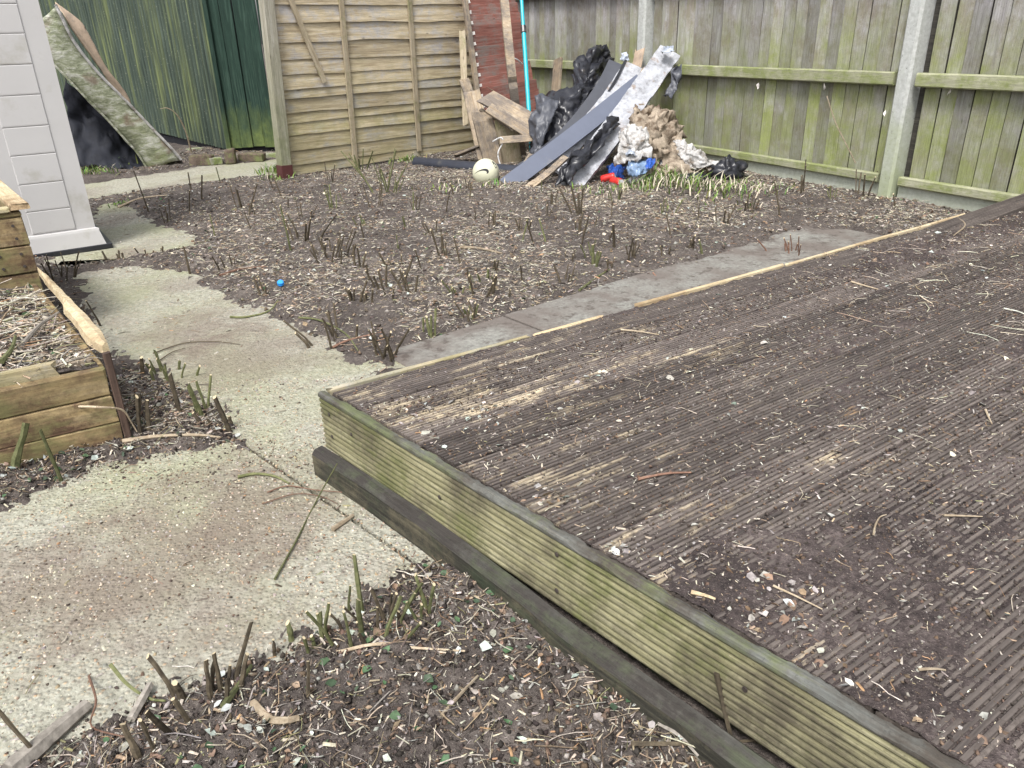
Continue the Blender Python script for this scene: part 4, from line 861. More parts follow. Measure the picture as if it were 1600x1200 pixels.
# grey plastic fascia boards
strip('fascia_board', [G(790, 291, .02), G(790, 291, .02) * .5 + AT(1003, 126, 7.15) * .5 + np.array([0, 0, -.012]), AT(1003, 126, 7.15)], .14, .018, M_GREYA, 'straight blue-grey plastic board leaning in the rubbish pile', 'board', WX, 0, 1, 8)
strip('fascia_board', [G(812, 271, .02), AT(868, 231, 6.85), AT(915, 180, 7.1), AT(946, 135, 7.35), AT(964, 99, 7.6)], .16, .02, M_GREYB, 'dark grey bent plastic board curving up beside the black sheet', 'board', WX, 0, 2, 8)
strip('fascia_board', [AT(890, 224, 6.9), AT(930, 176, 7.08), AT(961, 127, 7.33), AT(977, 97, 7.57)], .022, .05, M_BLACKP, 'narrow black edge trim under the bent grey board', 'trim', WX, 0, 2, 8)
strip('splintered_board', [G(818, 299, .015), AT(852, 274, 6.2), AT(884, 246, 6.45)], .055, .02, M_OLDW, 'splintered brown board under the blue-grey plastic board', 'board', WX, .01, 5, 8)
strip('wood_offcut', [G(820, 266, .1), AT(835, 240, 7.0), AT(850, 220, 7.2)], .08, .03, M_OLDW, 'tan offcut poking out below the black sheet', 'offcut', WX, .005, 7, 4)
# black folded membrane strip between the boards
tag(crumple('membrane_strip', g([[(868, 292, 6.0), (880, 282, 6.05), (888, 290, 6.0)], [(876, 258, 6.15), (892, 244, 6.12), (905, 262, 6.12)], [(905, 238, 6.32), (922, 234, 6.25), (925, 248, 6.25)], [(932, 216, 6.5), (938, 204, 6.45), (950, 214, 6.45)], [(950, 194, 6.65), (958, 184, 6.62), (968, 194, 6.65)]]), M_BLACKP, 3, 0.16, 4, None, 0.003), 'crumpled black membrane strip between grey and white boards', 'membrane')
# big black sheet
tag(crumple('plastic_sheet', g([
    [(925, 74, 8.0), (934, 70, 7.95), (946, 75, 8.0), (950, 90, 8.05)],
    [(905, 90, 7.85), (925, 92, 7.72), (940, 98, 7.8), (952, 108, 7.95)],
    [(895, 110, 7.7), (912, 118, 7.5), (930, 122, 7.55), (946, 122, 7.75)],
    [(888, 138, 7.55), (902, 140, 7.35), (920, 142, 7.4), (934, 142, 7.5)],
    [(850, 148, 7.45), (876, 162, 7.2), (902, 168, 7.2), (918, 168, 7.3)],
    [(842, 180, 7.35), (866, 186, 7.1), (890, 196, 7.0), (904, 196, 7.05)],
    [(834, 215, 7.25), (852, 216, 7.0), (876, 226, 6.85), (888, 220, 6.9)],
    [(832, 240, 7.15), (846, 244, 6.95), (862, 246, 6.8), (872, 240, 6.8)]]), M_BLACKP, 3, 0.22, 5, None, 0.003), 'crumpled black plastic sheet heaped against the corner fence', 'plastic sheet')
tag(crumple('cloth_flap', g([[(842, 148, 7.25), (856, 150, 7.15), (872, 156, 7.1)], [(836, 172, 7.15), (846, 178, 7.0), (862, 190, 6.95)], [(828, 205, 7.05), (838, 214, 6.9), (850, 222, 6.9)], [(830, 238, 7.0), (836, 244, 6.85), (842, 250, 6.85)]]), M_GREYB, 3, 0.15, 6, None, 0.003), 'grey plastic flap hanging beside the turquoise pole', 'plastic sheet')
# planks and cardboard at the back of the pile
tag(plank('short_plank', AT(868, 150, 8.3), AT(872, 93, 8.42), .13, .03, M_OLDW, None, (*FD, 0), .004, .012, 6, .05, 3), 'short tan plank upright against the fence behind the black sheet', 'plank')
tag(plank('wood_offcut', AT(992, 118, 7.6), AT(1000, 76, 7.72), .12, .012, M_TAN, None, (*FD, 0), .002, .03, 3, .05, 13), 'brown board corner sticking up beside the concrete post', 'offcut')
tag(plank('wood_offcut', AT(1000, 128, 7.4), AT(1004, 108, 7.5), .09, .02, M_OLDW, None, (*FD, 0), .003, .01, 3, .05, 14), 'small wood block above the blue-grey board end', 'offcut')
tag(crumple('wrapper', g([[(972, 84, 7.7), (980, 82, 7.7)], [(970, 94, 7.65), (984, 94, 7.65)]]), M_FOILY, 3, 0.2, 24, None, 0.002), 'pale blue scrap on top of the pile', 'wrapper')
tag(crumple('wrapper', g([[(1036, 72, 7.3), (1050, 72, 7.25)], [(1034, 80, 7.2), (1054, 82, 7.15)]]), M_FOILY, 3, 0.2, 25, None, 0.002), 'white crumpled scrap on the top end of the crusted board', 'wrapper')
tag(crumple('membrane_scrap', g([[(1056, 98, 7.15), (1064, 102, 7.1)], [(1048, 130, 7.1), (1058, 134, 7.05)], [(1040, 152, 7.05), (1050, 154, 7.0)]]), M_GREYB, 3, 0.2, 26, None, 0.002), 'dark torn flap hanging from the crusted white board', 'membrane')
# brown fleece and pale membrane
tag(crumple('fleece', g([
    [(1000, 165, 6.9), (1030, 160, 6.95), (1055, 175, 7.0), (1072, 195, 6.95)],
    [(985, 195, 6.7), (1012, 190, 6.6), (1040, 200, 6.65), (1078, 212, 6.75)],
    [(975, 225, 6.55), (1008, 222, 6.4), (1040, 226, 6.45), (1066, 230, 6.6)],
    [(985, 248, 6.5), (1018, 245, 6.35), (1050, 250, 6.4), (1090, 250, 6.55)],
    [(1010, 275, 6.45), (1040, 272, 6.3), (1080, 275, 6.3), (1120, 268, 6.45)]]), M_MEMB, 3, 0.24, 7, None, 0.008), 'dirty brown fleece heaped in folds before the green fence', 'fleece')
tag(crumple('fleece', g([[(965, 205, 6.5), (985, 195, 6.45), (1005, 200, 6.45)], [(968, 232, 6.35), (990, 224, 6.25), (1015, 222, 6.3)], [(960, 258, 6.3), (990, 250, 6.15), (1020, 246, 6.2)]]), M_MEMB2, 4, 0.2, 8, None, 0.006), 'pale grey membrane folded beside the crusted white board', 'membrane')
tag(crumple('fleece', g([[(1055, 218, 6.6), (1075, 222, 6.6), (1092, 240, 6.6)], [(1062, 238, 6.45), (1082, 244, 6.4), (1102, 252, 6.5)], [(1075, 262, 6.35), (1105, 262, 6.3), (1135, 268, 6.4)]]), M_MEMB2, 4, 0.2, 9, None, 0.006), 'pale torn membrane lying right of the brown fleece', 'membrane')
q = G(1138, 287); blob('rubbish_bag', (q[0], q[1] + .05, .085), (.15, .13, .11), .5, 6, 4, M_BLACKP, 'small black bag at the right end of the rubbish pile', 'bag')
q = G(1085, 292); blob('rubbish_bag', (q[0], q[1] + .08, .04), (.17, .1, .055), .6, 6, 7, M_BLACKP, 'flattened black bag below the brown fleece', 'bag')
q = G(1035, 284); blob('rubbish_bag', (q[0], q[1] + .1, .06), (.13, .1, .09), .5, 5, 9, M_BLACKP, 'dark bag tucked under the fleece beside the blue wrapper', 'bag')
def cyl_can(c, axis, r, L, mat, label, dent=.25, seed=1):
    e = tag(empty('drink_can', c), label, 'can'); a = Vector(axis).normalized(); x = a.cross(Vector((0, 0, 1))).normalized(); y = a.cross(x); c = Vector(c); V = []; F = []; n = 18; st = [(-.5, .78), (-.47, .92), (-.40, 1), (-.1, 1), (.1, 1), (.3, 1), (.40, 1), (.47, .9), (.5, .8)]; rr_ = random.Random(seed)
    for i, (t, s_) in enumerate(st):
        for k in range(n):
            an = 2 * math.pi * k / n; f = s_ * (1 - dent * max(0, math.cos(an - 1)) * math.exp(-((t - .05) / .2) ** 2)); V.append(c + a * (t * L) + (x * math.cos(an) + y * math.sin(an)) * r * f)
    for i in range(len(st) - 1):
        for k in range(n): F.append((i * n + k, i * n + (k + 1) % n, (i + 1) * n + (k + 1) % n, (i + 1) * n + k))
    link('body', mesh('body', V, F, True), mat, e)
    for sgn in (-1, 1):
        V2 = [c + a * (sgn * L * .5) + (x * math.cos(2 * math.pi * k / n) + y * math.sin(2 * math.pi * k / n)) * r * .78 for k in range(n)] + [c + a * (sgn * L * .485) + (x * math.cos(2 * math.pi * k / n) + y * math.sin(2 * math.pi * k / n)) * r * .68 for k in range(n)]
        F2 = [(k, (k + 1) % n, n + (k + 1) % n, n + k) for k in range(n)] + [tuple(range(n, 2 * n))]; link('end', mesh('end', V2, F2), M_CANS, e)
q = G(950, 288); cyl_can((q[0], q[1], .05), (.9, -.3, .25), .033, .115, M_CANR, 'crushed red drink can at the foot of the crusted board', .35)
q = G(963, 291); cyl_can((q[0], q[1], .035), (.5, -.85, 0.05), .033, .115, M_CANR, 'red drink can with silver end facing outwards', .15, 3)
q = G(996, 290); cyl_can((q[0], q[1], .04), (.8, .5, 0), .038, .14, M_CANS, 'dull silver can lying below the blue wrapper', .25, 4)
tag(crumple('wrapper', g([[(950, 260, 6.5), (962, 257, 6.5), (978, 260, 6.5)], [(952, 269, 6.4), (964, 267, 6.38), (976, 270, 6.4)], [(956, 278, 6.36), (966, 277, 6.33), (978, 282, 6.33)]]), M_BLUE, 3, 0.2, 20, None, 0.002), 'bright blue wrapper beside the red cans', 'wrapper')
tag(crumple('wrapper', g([[(980, 252, 6.2), (1000, 246, 6.25), (1022, 250, 6.3)], [(982, 264, 6.12), (1000, 262, 6.05), (1018, 260, 6.15)], [(984, 276, 6.05), (998, 272, 6.0), (1010, 270, 6.05)]]), M_PALEBL, 3, 0.2, 21, None, 0.002), 'pale blue crinkled bag at the foot of the fleece', 'wrapper')
tag(crumple('wrapper', g([[(978, 236, 6.25), (990, 232, 6.3), (998, 238, 6.3)], [(978, 246, 6.18), (988, 244, 6.15), (1000, 250, 6.2)]]), M_FOILY, 3, 0.2, 22, None, 0.002), 'silver foil wrapper above the pale blue bag', 'wrapper')
tag(crumple('wrapper', g([[(1010, 250, 6.12), (1018, 246, 6.14), (1024, 250, 6.15)], [(1008, 262, 6.06), (1014, 262, 6.02), (1020, 262, 6.06)]]), M_BLUE, 3, 0.2, 23, None, 0.002), 'dark blue foil scrap on the pale blue bag', 'wrapper')
for (u, v, lb_) in ((1432, 320, 'blue plastic scrap on the chips left of the bigger blue scrap'), (1488, 324, 'crumpled pale blue plastic scrap by the right fence')):
    y0 = G(u, v)[1]; tag(sheet('plastic_scrap', g([[(u - 10, v - 4, y0 + .05), (u, v - 7, y0 + .05), (u + 8, v - 8, y0 + .05)], [(u - 9, v + 3, y0), (u, v + 1, y0 - .03), (u + 9, v, y0)], [(u - 8, v + 8, y0 - .03), (u, v + 8, y0 - .06), (u + 6, v + 6, y0 - .03)]]), 4, 4, M_PALEBL, .002, .05, 1.3, u % 7, None, False), lb_, 'plastic scrap')

# red shiplap panel leaning in the corner
PC = [AT(757, 236, 7.75), AT(852, 215, 8.2), AT(719, -40, 8.15), AT(795, -40, 8.75)]
def PPt(u, v): a_ = PC[0] * (1 - u) + PC[1] * u; b_ = PC[2] * (1 - u) + PC[3] * u; return a_ * (1 - v) + b_ * v
rp = tag(empty('shiplap_panel', PC[0]), 'red-brown shiplap panel leaning in the fence corner', 'panel')
pn = np.cross(PC[1] - PC[0], PC[2] - PC[0]); pn /= np.linalg.norm(pn)
if pn @ (C0 - PC[0]) < 0: pn = -pn
nb = 17
for i in range(nb):
    v0, v1 = i / nb, (i + 1) / nb; a = PPt(.0, (v0 + v1) / 2) + pn * .01; ur = 1.0 + .045 * math.sin(i * 5.3) * .6 + (.02 if i % 3 else -.01); b = PPt(ur, (v0 + v1) / 2) + pn * .01
    h = np.linalg.norm(PPt(.5, v1) - PPt(.5, v0)); wdir = PC[2] - PC[0] + pn * .22
    plank('board', a, b, h * 1.12, .012, M_RED if i < 40 else M_OLDW, rp, wdir, .002, .006, 8, .012, i)
    if i % 1 == 0: 
        t_ = PPt(.035, v0 + .02) + pn * .03; plank('torn_tab', t_, t_ + np.array([.022, .012, .004]), .028, .004, M_TABS, rp, (0, 0, 1), .001, .006, 2, .1, i)
a = PPt(-.02, -.03) + pn * .035; b = PPt(-.015, 1.0) + pn * .035; plank('edge_batten', a, b, .05, .035, M_OLDW, rp, PC[1] - PC[0], .004, .01, 8, .04, 4)
# pole, upright batten, wires
tag(strip('upright_batten', [G(817, 250, .0), AT(800, 120, 7.35), AT(785, -30, 7.75)], .075, .035, M_OLDW, 'tall tan batten leaning in front of the red panel', 'batten', (1, .2, 0), 0, 4, 8), None)
pole = tag(empty('telescopic_pole', G(831, 246)), 'turquoise telescopic pole leaning against the corner fence', 'pole')
p0 = np.array(AT(831, 242, 7.2)); p1 = np.array(AT(818, 46, 7.75)); p2 = p1 + (p1 - p0) * .5; p0 = p0 + (p0 - p1) * (p0[2] / (p1[2] - p0[2]))
link('tube', tubemesh('tube', [p0, p1], [.019, .019], 12), M_TURQ, pole); link('tube', tubemesh('tube', [p1, p2], [.0155, .0155], 12), M_TURQ, pole)
dv = (p1 - p0) / np.linalg.norm(p1 - p0); link('clamp', tubemesh('clamp', [p1 - dv * .035, p1 - dv * .03, p1 + dv * .03, p1 + dv * .035], [.02, .026, .026, .02], 12), M_BLACKP, pole)
for pts, lb_ in (([AT(795, 97, 7.9), AT(800, 91, 7.85), AT(808, 93, 7.85), AT(816, 100, 7.9)], 'white cable loop in front of the red panel'),
                 ([AT(770, 221, 7.0), AT(782, 215, 6.95), AT(786, 222, 6.95), AT(778, 240, 6.95), AT(783, 262, 6.95)], 'thin white wire tangle by the broken timbers')):
    tag(link('wire', tubemesh('wire', [Vector(p) for p in spline(pts, 5)], [.006] * (5 * (len(pts) - 1) + 1), 6), M_WIRE), lb_, 'wire')
# broken timbers at the foot of the red panel
for (a, b, W, T, sd, lb_, mt_) in (
    (AT(768, 240, 7.3), AT(726, 128, 7.75), .10, .03, 21, 'pointed broken timber leaning left of the red panel', M_OLDW),
    (AT(757, 242, 7.25), AT(738, 150, 7.5), .15, .03, 22, 'wide broken timber leaning below the red panel edge', M_OLDW),
    (G(774, 268, .0), AT(752, 178, 7.15), .17, .04, 23, 'thick upright timber behind the football', M_OLDW),
    (AT(728, 195, 7.6), AT(722, 50, 8.0), .06, .02, 24, 'slim grey lath between lap fence and red panel', M_BATTEN),
    (AT(716, 242, 7.35), AT(756, 226, 7.3), .16, .02, 25, 'short tan board lying behind the black gutter', M_OLDW),
    (AT(760, 152, 7.25), AT(838, 196, 7.15), .17, .03, 26, 'splintered rotten board jutting across the red panel', M_OLDW),
    (AT(766, 170, 7.1), AT(836, 214, 7.05), .10, .03, 27, 'lower splintered board jutting across the red panel', M_OLDW),
    (AT(784, 219, 6.95), AT(826, 216, 7.0), .06, .015, 28, 'broken pale board end beside the upright batten', M_OLDW),
    (AT(752, 172, 7.3), AT(800, 200, 7.05), .035, .025, 29, 'thin lath slanting below the splintered boards', M_OLDW),
    (G(800, 262, 0), AT(790, 195, 7.15), .20, .03, 30, 'grey weathered board standing behind the upright batten', M_BATTEN),
    (G(828, 262, 0.0), AT(858, 205, 7.15), .12, .03, 31, 'tan board leaning behind the dark grey board', M_OLDW)):
    tag(plank('broken_timber', a, b, W, T, mt_, None, (1, .3, .25), .004, W * .42, 8, .08, sd), lb_, 'timber')
# black half-round gutter
a = G(650, 252, .06); b = G(830, 268, .06); dv = (b - a); Lg = np.linalg.norm(dv); V = []; F = []; n = 12
for x in (0, Lg):
    for rr_ in (.056, .052):
        for k in range(n + 1): an = math.pi * (k / n) ; V.append((x, rr_ * math.cos(an), rr_ * math.sin(an)))
m_ = 2 * (n + 1)
for k in range(n): F += [(k, k + 1, m_ + k + 1, m_ + k), (n + 1 + k, m_ + n + 1 + k, m_ + n + 2 + k, n + 2 + k), (k, n + 1 + k, n + 2 + k, k + 1), (m_ + k, m_ + k + 1, m_ + n + 2 + k, m_ + n + 1 + k)]
F += [(0, m_, m_ + n + 1, n + 1), (n, 2 * n + 1, m_ + 2 * n + 1, m_ + n)]
tag(link('gutter', mesh('gutter', V, F, False), M_GUTTER, None, frame(dv, np.cross([0, 0, 1], dv) + np.array([0, 0, .15]), (a[0], a[1], .045))), 'black half-round gutter length lying behind the football', 'gutter')

# football
bc = G(760, 291); R_B = .108; bc = np.array([bc[0], bc[1], R_B + .002]); ball = tag(empty('football', (bc[0], bc[1], 0)), 'dirty cream football with dark marks beside the rubbish pile', 'ball')
th = np.linspace(0, np.pi, 33); ph = np.linspace(0, 2 * np.pi, 64, endpoint=False); TH, PH = np.meshgrid(th, ph, indexing='ij')
d3 = np.stack([np.sin(TH) * np.cos(PH), np.sin(TH) * np.sin(PH), np.cos(TH)], -1)
ctr = np.array([(np.cos(6.2832 * .618 * i) * np.sqrt(1 - (1 - 2 * (i + .5) / 12) ** 2), np.sin(6.2832 * .618 * i) * np.sqrt(1 - (1 - 2 * (i + .5) / 12) ** 2), 1 - 2 * (i + .5) / 12) for i in range(12)])
dt = np.sort(d3 @ ctr.T, -1); seam = np.exp(-((dt[..., -1] - dt[..., -2]) / .03) ** 2)
idx = np.arange(TH.size).reshape(TH.shape); Fq = np.stack([idx[:-1], np.roll(idx[:-1], -1, 1), np.roll(idx[1:], -1, 1), idx[1:]], -1).reshape(-1, 4)[:, ::-1]
link('cover', fastmesh('cover', (d3 * (R_B * (1 - .022 * seam))[..., None] + bc).reshape(-1, 3), Fq, True), M_BALL, ball)
vd = C0 - bc; vd /= np.linalg.norm(vd); rx = np.cross([0, 0, 1], vd); rx /= np.linalg.norm(rx); ry = np.cross(vd, rx)
def ball_mark(pts):
    V = []; F = []; q = spline([np.array(p, float) for p in pts], 6)
    for i, (x, y, w) in enumerate(q):
        d = q[min(i + 1, len(q) - 1)] - q[max(i - 1, 0)]; nx_, ny_ = -d[1], d[0]; l = math.hypot(nx_, ny_) + 1e-9
        for sg in (-1, 1):
            X_ = x + nx_ / l * w * sg; Y_ = y + ny_ / l * w * sg; zq = math.sqrt(max(.02, 1 - X_ * X_ - Y_ * Y_)); V.append(bc + (rx * X_ + ry * Y_ + vd * zq) * R_B * 1.004)
    for i in range(len(q) - 1): F.append((2 * i, 2 * i + 1, 2 * i + 3, 2 * i + 2))
    link('mark', mesh('mark', V, F), M_INK, ball)
ball_mark([(-.84, -.08, .01), (-.55, .10, .03), (-.2, .19, .065), (.06, .16, .09), (.14, .03, .075), (.06, -.09, .02)])
ball_mark([(.46, .80, .01), (.62, .62, .07), (.74, .40, .07), (.76, .24, .01)])
# blue bottle cap
q = G(441, 458); z = float(ground_z(q[0], q[1])) + .012
tag(link('bottle_cap', tubemesh('bottle_cap', [(q[0], q[1], z - .008), (q[0], q[1] - .004, z + .006), (q[0], q[1] - .006, z + .009)], [.016, .016, .012], 14), M_CAP), 'small bright blue bottle cap on the soil beside the path', 'bottle cap')

# ================================================================== CUT STEMS
def stem_mesh(h, r, lean, seed):
    q = random.Random(seed); pts = []; k = 4
    for i in range(k + 1):
        t = i / k; pts.append((lean[0] * t * h + q.uniform(-.1, .1) * r * 3 * t, lean[1] * t * h + q.uniform(-.1, .1) * r * 3 * t, h * t - (.015 if i == 0 else 0)))
    pts[-1] = (pts[-1][0], pts[-1][1], h)
    nd = q.randrange(1, 4); rr_ = [r * 1.35, r * 1.05, r, r * .95, r * .9]; rr_[nd] *= 1.22
    me = tubemesh('stem', pts, rr_, 6, True, seed)
    tp = q.uniform(-.8, .8) * r * 1.6
    for k in range(6): me.vertices[24 + k].co.z += tp * math.cos(k * 1.047)
    me.materials.append(None); me.materials.append(M_CUT); me.polygons[len(me.polygons) - 1].material_index = 1; return me
STUBS = [  # u, v of the foot, height in photo pixels, stems, thickness factor
 (234,336,46,1,1),(258,350,26,2,1),(316,317,28,1,1.2),(297,339,26,1,1),(300,303,20,1,1),(381,331,30,2,1),(441,314,28,1,1),(337,376,26,1,.8),(394,367,20,1,.8),(475,382,46,7,1),(456,401,54,1,1),(525,404,32,6,1),(509,418,28,4,1),(566,429,28,2,1),(578,451,20,1,1),(603,457,30,4,1.2),(637,467,28,2,1),(553,479,28,2,1.1),(531,532,38,6,1),(590,557,38,3,.9),(615,560,44,2,.9),(297,428,32,1,1.2),(240,398,12,3,1),(184,407,10,2,1.2),(412,467,22,2,1),(519,332,30,3,.9),(587,332,30,2,.9),(600,304,50,8,.9),(564,270,26,2,1.3),(612,306,30,4,1),(647,339,22,1,.9),(634,362,14,1,1.3),(572,357,16,2,.9),(570,382,20,1,.9),
 (709,313,14,1,1.2),(697,341,26,1,.9),(766,361,20,3,.9),(697,408,36,3,1),(719,417,34,1,.9),(659,431,26,1,.9),(619,427,16,2,1.1),(753,470,28,2,1.2),(770,470,26,1,1.3),(816,386,28,1,.8),(833,386,30,1,.9),(853,386,28,1,1),(901,374,22,2,1),(908,391,34,1,1),(903,346,34,2,1.5),(959,396,28,1,1.6),(930,420,24,2,1.5),(981,414,30,1,1),(990,411,20,1,1.1),(1048,378,28,1,.8),(1097,402,18,1,1.2),(884,449,24,2,.9),(816,446,22,1,.9),(734,452,20,1,.8),(652,336,20,2,.8),(1006,308,15,2,.8),(673,525,38,2,1.1),(744,503,24,2,1),(480,345,24,2,.8),(345,290,18,1,.9),(427,300,16,1,.8),(520,290,22,2,.8),(680,370,16,2,.8),(860,330,16,2,.8),(955,345,18,1,.8),(1040,340,18,2,.8),(1090,350,20,1,.8),
 (1256,309,36,2,1),(1342,313,26,3,1),(1218,344,40,1,1),(1170,334,22,4,1),(1129,358,22,2,1),(1535,323,26,2,1.8),(1462,320,15,1,1),(1397,330,14,1,1),(1300,318,14,2,.8),(1245,393,22,6,.8),
 (360,676,46,1,1.6),(283,655,46,1,1.5),(312,647,44,2,1.3),(250,584,20,4,1),(266,592,20,5,1),(217,688,46,2,1.2),(96,751,66,1,1.0),(25,746,52,1,2.2),(158,509,32,1,.8),(225,592,20,1,1.5),(187,634,40,1,.9),(90,440,28,8,.7),(345,668,20,2,1.2),
 (545,954,40,1,1),(455,1001,28,1,2),(484,1018,48,3,1.6),(319,1106,74,4,1.6),(289,1102,34,1,2.2),(349,1080,58,2,1.5),(484,1106,64,1,1.2),(221,1196,50,1,2),(246,1189,60,1,1.3),(64,1187,80,1,1.4),(572,994,80,6,1.5),(596,975,66,3,1.3),(429,1024,30,1,1.2),(665,984,54,2,1.2),(590,1000,40,3,1.2)]
SPECIAL = {(475,382): 'largest clump of cut stems in the middle of the soil bed', (600,304): 'tall clump of cut stems in front of the lap fence', (531,532): 'clump of cut stems where path and soil bed meet', (360,676): 'thick single cut stem at the corner of the path', (283,655): 'thick cut stem beside the near raised bed corner', (25,746): 'stout green stem leaning in front of the near raised bed', (96,751): 'slim upright green stem in front of the near raised bed', (64,1187): 'dark cut stem beside the grey root at the bottom left', (572,994): 'big cluster of cut stems where slab and deck plank meet', (484,1106): 'single slim stem standing in the near soil', (319,1106): 'cluster of thick cut stems at the lower path edge', (1535,323): 'pair of brown stumps by the fence at far right', (903,346): 'thick split stump before the rubbish pile', (1245,393): 'dead brown leafy clump on the flagstones', (90,440): 'dry leafy tuft between the raised bed and the path', (665,984): 'forked cut stem near the dropped deck plank', (1218,344): 'tall thin stem beyond the flagstones', (456,401): 'long thin stem left of the biggest clump', (525,404): 'second clump of cut stems right of the biggest clump', (234,336): 'tall cut stem by the white shed corner'}
q = random.Random(77)
for _ in range(46):
    u, v = q.uniform(330, 1080), q.uniform(300, 500)
    if v < 300 + (u - 330) * -.02 or v > 520 - max(0, u - 640) * .28 or (u < 560 and v > 420 + (u - 330) * .3): continue
    STUBS.append((round(u), round(v), round(q.uniform(9, 19)), q.choice((1, 1, 2, 2, 3)), q.uniform(.7, 1.1)))
MARKS = [(230, 330, 'near the white shed corner'), (300, 300, 'by the back concrete strip'), (400, 330, 'in the left part of the soil bed'), (240, 400, 'along the soil band before the white shed'), (330, 420, 'at the left edge of the soil bed'), (430, 460, 'by the blue bottle cap'), (480, 400, 'around the biggest clump'), (540, 440, 'right of the second clump'), (560, 285, 'at the foot of the lap fence'), (620, 320, 'in front of the lap fence'), (650, 350, 'beyond the biggest clump'), (610, 450, 'in the near middle of the soil bed'), (600, 555, 'at the left end of the flagstones'), (690, 410, 'in the middle of the soil bed'), (740, 310, 'below the football'), (780, 360, 'in the soil before the football'), (760, 470, 'beside the left flagstones'), (830, 390, 'in the right middle of the soil bed'), (900, 350, 'in front of the grey boards'), (930, 400, 'in the right part of the soil bed'), (900, 450, 'beside the middle flagstones'), (1000, 410, 'beside the right flagstones'), (1030, 330, 'below the drink cans'), (1100, 360, 'beyond the right flagstones'), (1180, 320, 'among chips by the green fence'), (1340, 315, 'at the foot of the concrete post'), (1480, 320, 'by the blue scraps at the fence'), (250, 590, 'in the soil beside the near raised bed'), (320, 650, 'at the path corner by the raised bed'), (200, 640, 'against the raised bed corner'), (150, 500, 'behind the split rail'), (290, 1100, 'at the lower slab edge'), (230, 1190, 'at the bottom left of the near soil'), (460, 1010, 'at the middle of the slab edge'), (560, 970, 'at the slab tip by the dark plank')]
def stub_label(u, v, hp, n):
    if (u, v) in SPECIAL: return SPECIAL[(u, v)]
    cnt = ('', 'single', 'few', 'few', 'several', 'several', 'clump of', 'clump of', 'dense clump of')[n]; hw = 'short' if hp < 21 else ('tall' if hp > 33 else 'mid-height'); kd = 'cut stem' if n == 1 else 'cut stems'
    return f'{cnt} {hw} {kd} ' + min(MARKS, key=lambda k: (k[0] - u) ** 2 + ((k[1] - v) * 1.6) ** 2)[2]
LABS = {}
for i_, q in enumerate(STUBS): LABS.setdefault(stub_label(*q[:4]), []).append(i_)
SLAB = {}
for lb_, ids in LABS.items():
    ids.sort(key=lambda i: STUBS[i][0])
    for j, i_ in enumerate(ids):
        SLAB[i_] = lb_ if len(ids) == 1 else (('left one: ', 'right one: ')[j] + lb_ if len(ids) == 2 else (('leftmost: ', 'middle: ', 'rightmost: ')[j] + lb_ if len(ids) == 3 else (('leftmost: ', 'second from left: ', 'third from left: ', 'fourth from left: ', 'fifth from left: ', 'sixth from left: ')[j] + lb_ if len(ids) < 7 else lb_)))
for n_, (u, v, hp, n, tf) in enumerate(STUBS):
    b = G(u, v); zg = float(ground_z(b[0], b[1])); dist = np.linalg.norm(b - C0); h = hp / FPX * dist * 1.08; rad_ = .0033 * tf * (.85 if dist < 2.4 else 1.4); h *= .95 if dist < 2.4 else 1.12
    lab = SLAB[n_]
    green = (u, v) in ((25, 746), (96, 751), (545, 954), (665, 984)) or random.random() < .22
    mt_ = M_STEMG if green else (M_TWR if (u, v) in ((1535, 323), (1245, 393)) else M_STEM); q = random.Random(n_ * 7 + 1)
    lean0 = (-.45, .1) if (u, v) in ((64, 1187),) else ((.5, .1) if (u, v) == (25, 746) else (q.uniform(-.3, .3), q.uniform(-.2, .2)))
    if n == 1:
        o = link('cut_plant', stem_mesh(h, rad_, lean0, n_), mt_, None, Matrix.Translation((b[0], b[1], zg))); tag(o, lab, 'plant stem', 'cut stems left standing')
    else:
        e = tag(empty('cut_shrub', (b[0], b[1], zg)), lab, 'shrub stump', 'cut stems left standing')
        for k in range(n + 2):
            sp_ = .012 + .006 * n; x = q.gauss(0, sp_); y = q.gauss(0, sp_); hh = h * q.uniform(.45, 1.0) if k else h
            link('stem', stem_mesh(hh, rad_ * q.uniform(.7, 1.15), (lean0[0] * .5 + x * 7 + q.uniform(-.25, .25), lean0[1] * .5 + y * 4 + q.uniform(-.2, .2)), n_ * 31 + k), mt_, e, Matrix.Translation((b[0] + x, b[1] + y, zg)))

# ================================================================== STICKS AND ROOTS LYING ABOUT
def stick(pix, r, mat, label, zoff=.006, name='twig', r2=None, on=None):
    pts = []
    for p in pix:
        z = p[2] if len(p) > 2 else 0.0; q = G(p[0], p[1], z + (on or 0)); 
        if len(p) < 3 and on is None: q[2] = float(ground_z(q[0], q[1])) + zoff
        pts.append(q)
    P = spline(pts, 5); n = len(P); r2 = r2 or r * .5
    tag(link(name, tubemesh(name, P, [r + (r2 - r) * i / (n - 1) for i in range(n)], 6, True, len(label)), mat), label, 'twig')
stick([(430, 908), (462, 850), (495, 785), (527, 724, .10)], .0032, M_STEMG, 'long thin green stem lying from path onto the dark plank')
stick([(372, 748), (400, 743), (430, 747), (452, 758)], .0048, M_STEMG, 'short green twig lying on the slab by the joint')
stick([(418, 772), (450, 762), (490, 768), (535, 772)], .0022, M_TWR, 'thin red twig on the slab near the dark plank')
stick([(410, 790), (460, 775), (500, 778), (528, 790)], .0018, M_TWR, 'second thin red twig lying below the first')
stick([(520, 830), (535, 820), (552, 808)], .007, M_TWP, 'short brown stick lying on the slab near the plank', r2=.005)
stick([(20, 1215), (60, 1178), (100, 1142), (140, 1108)], .022, M_TWG, 'weathered grey root lying at the bottom left corner', .012, 'root', .012)
stick([(208, 1135), (225, 1105), (236, 1078)], .009, M_TWG, 'short grey stump stick by the lower path edge', .012, 'root', .008)
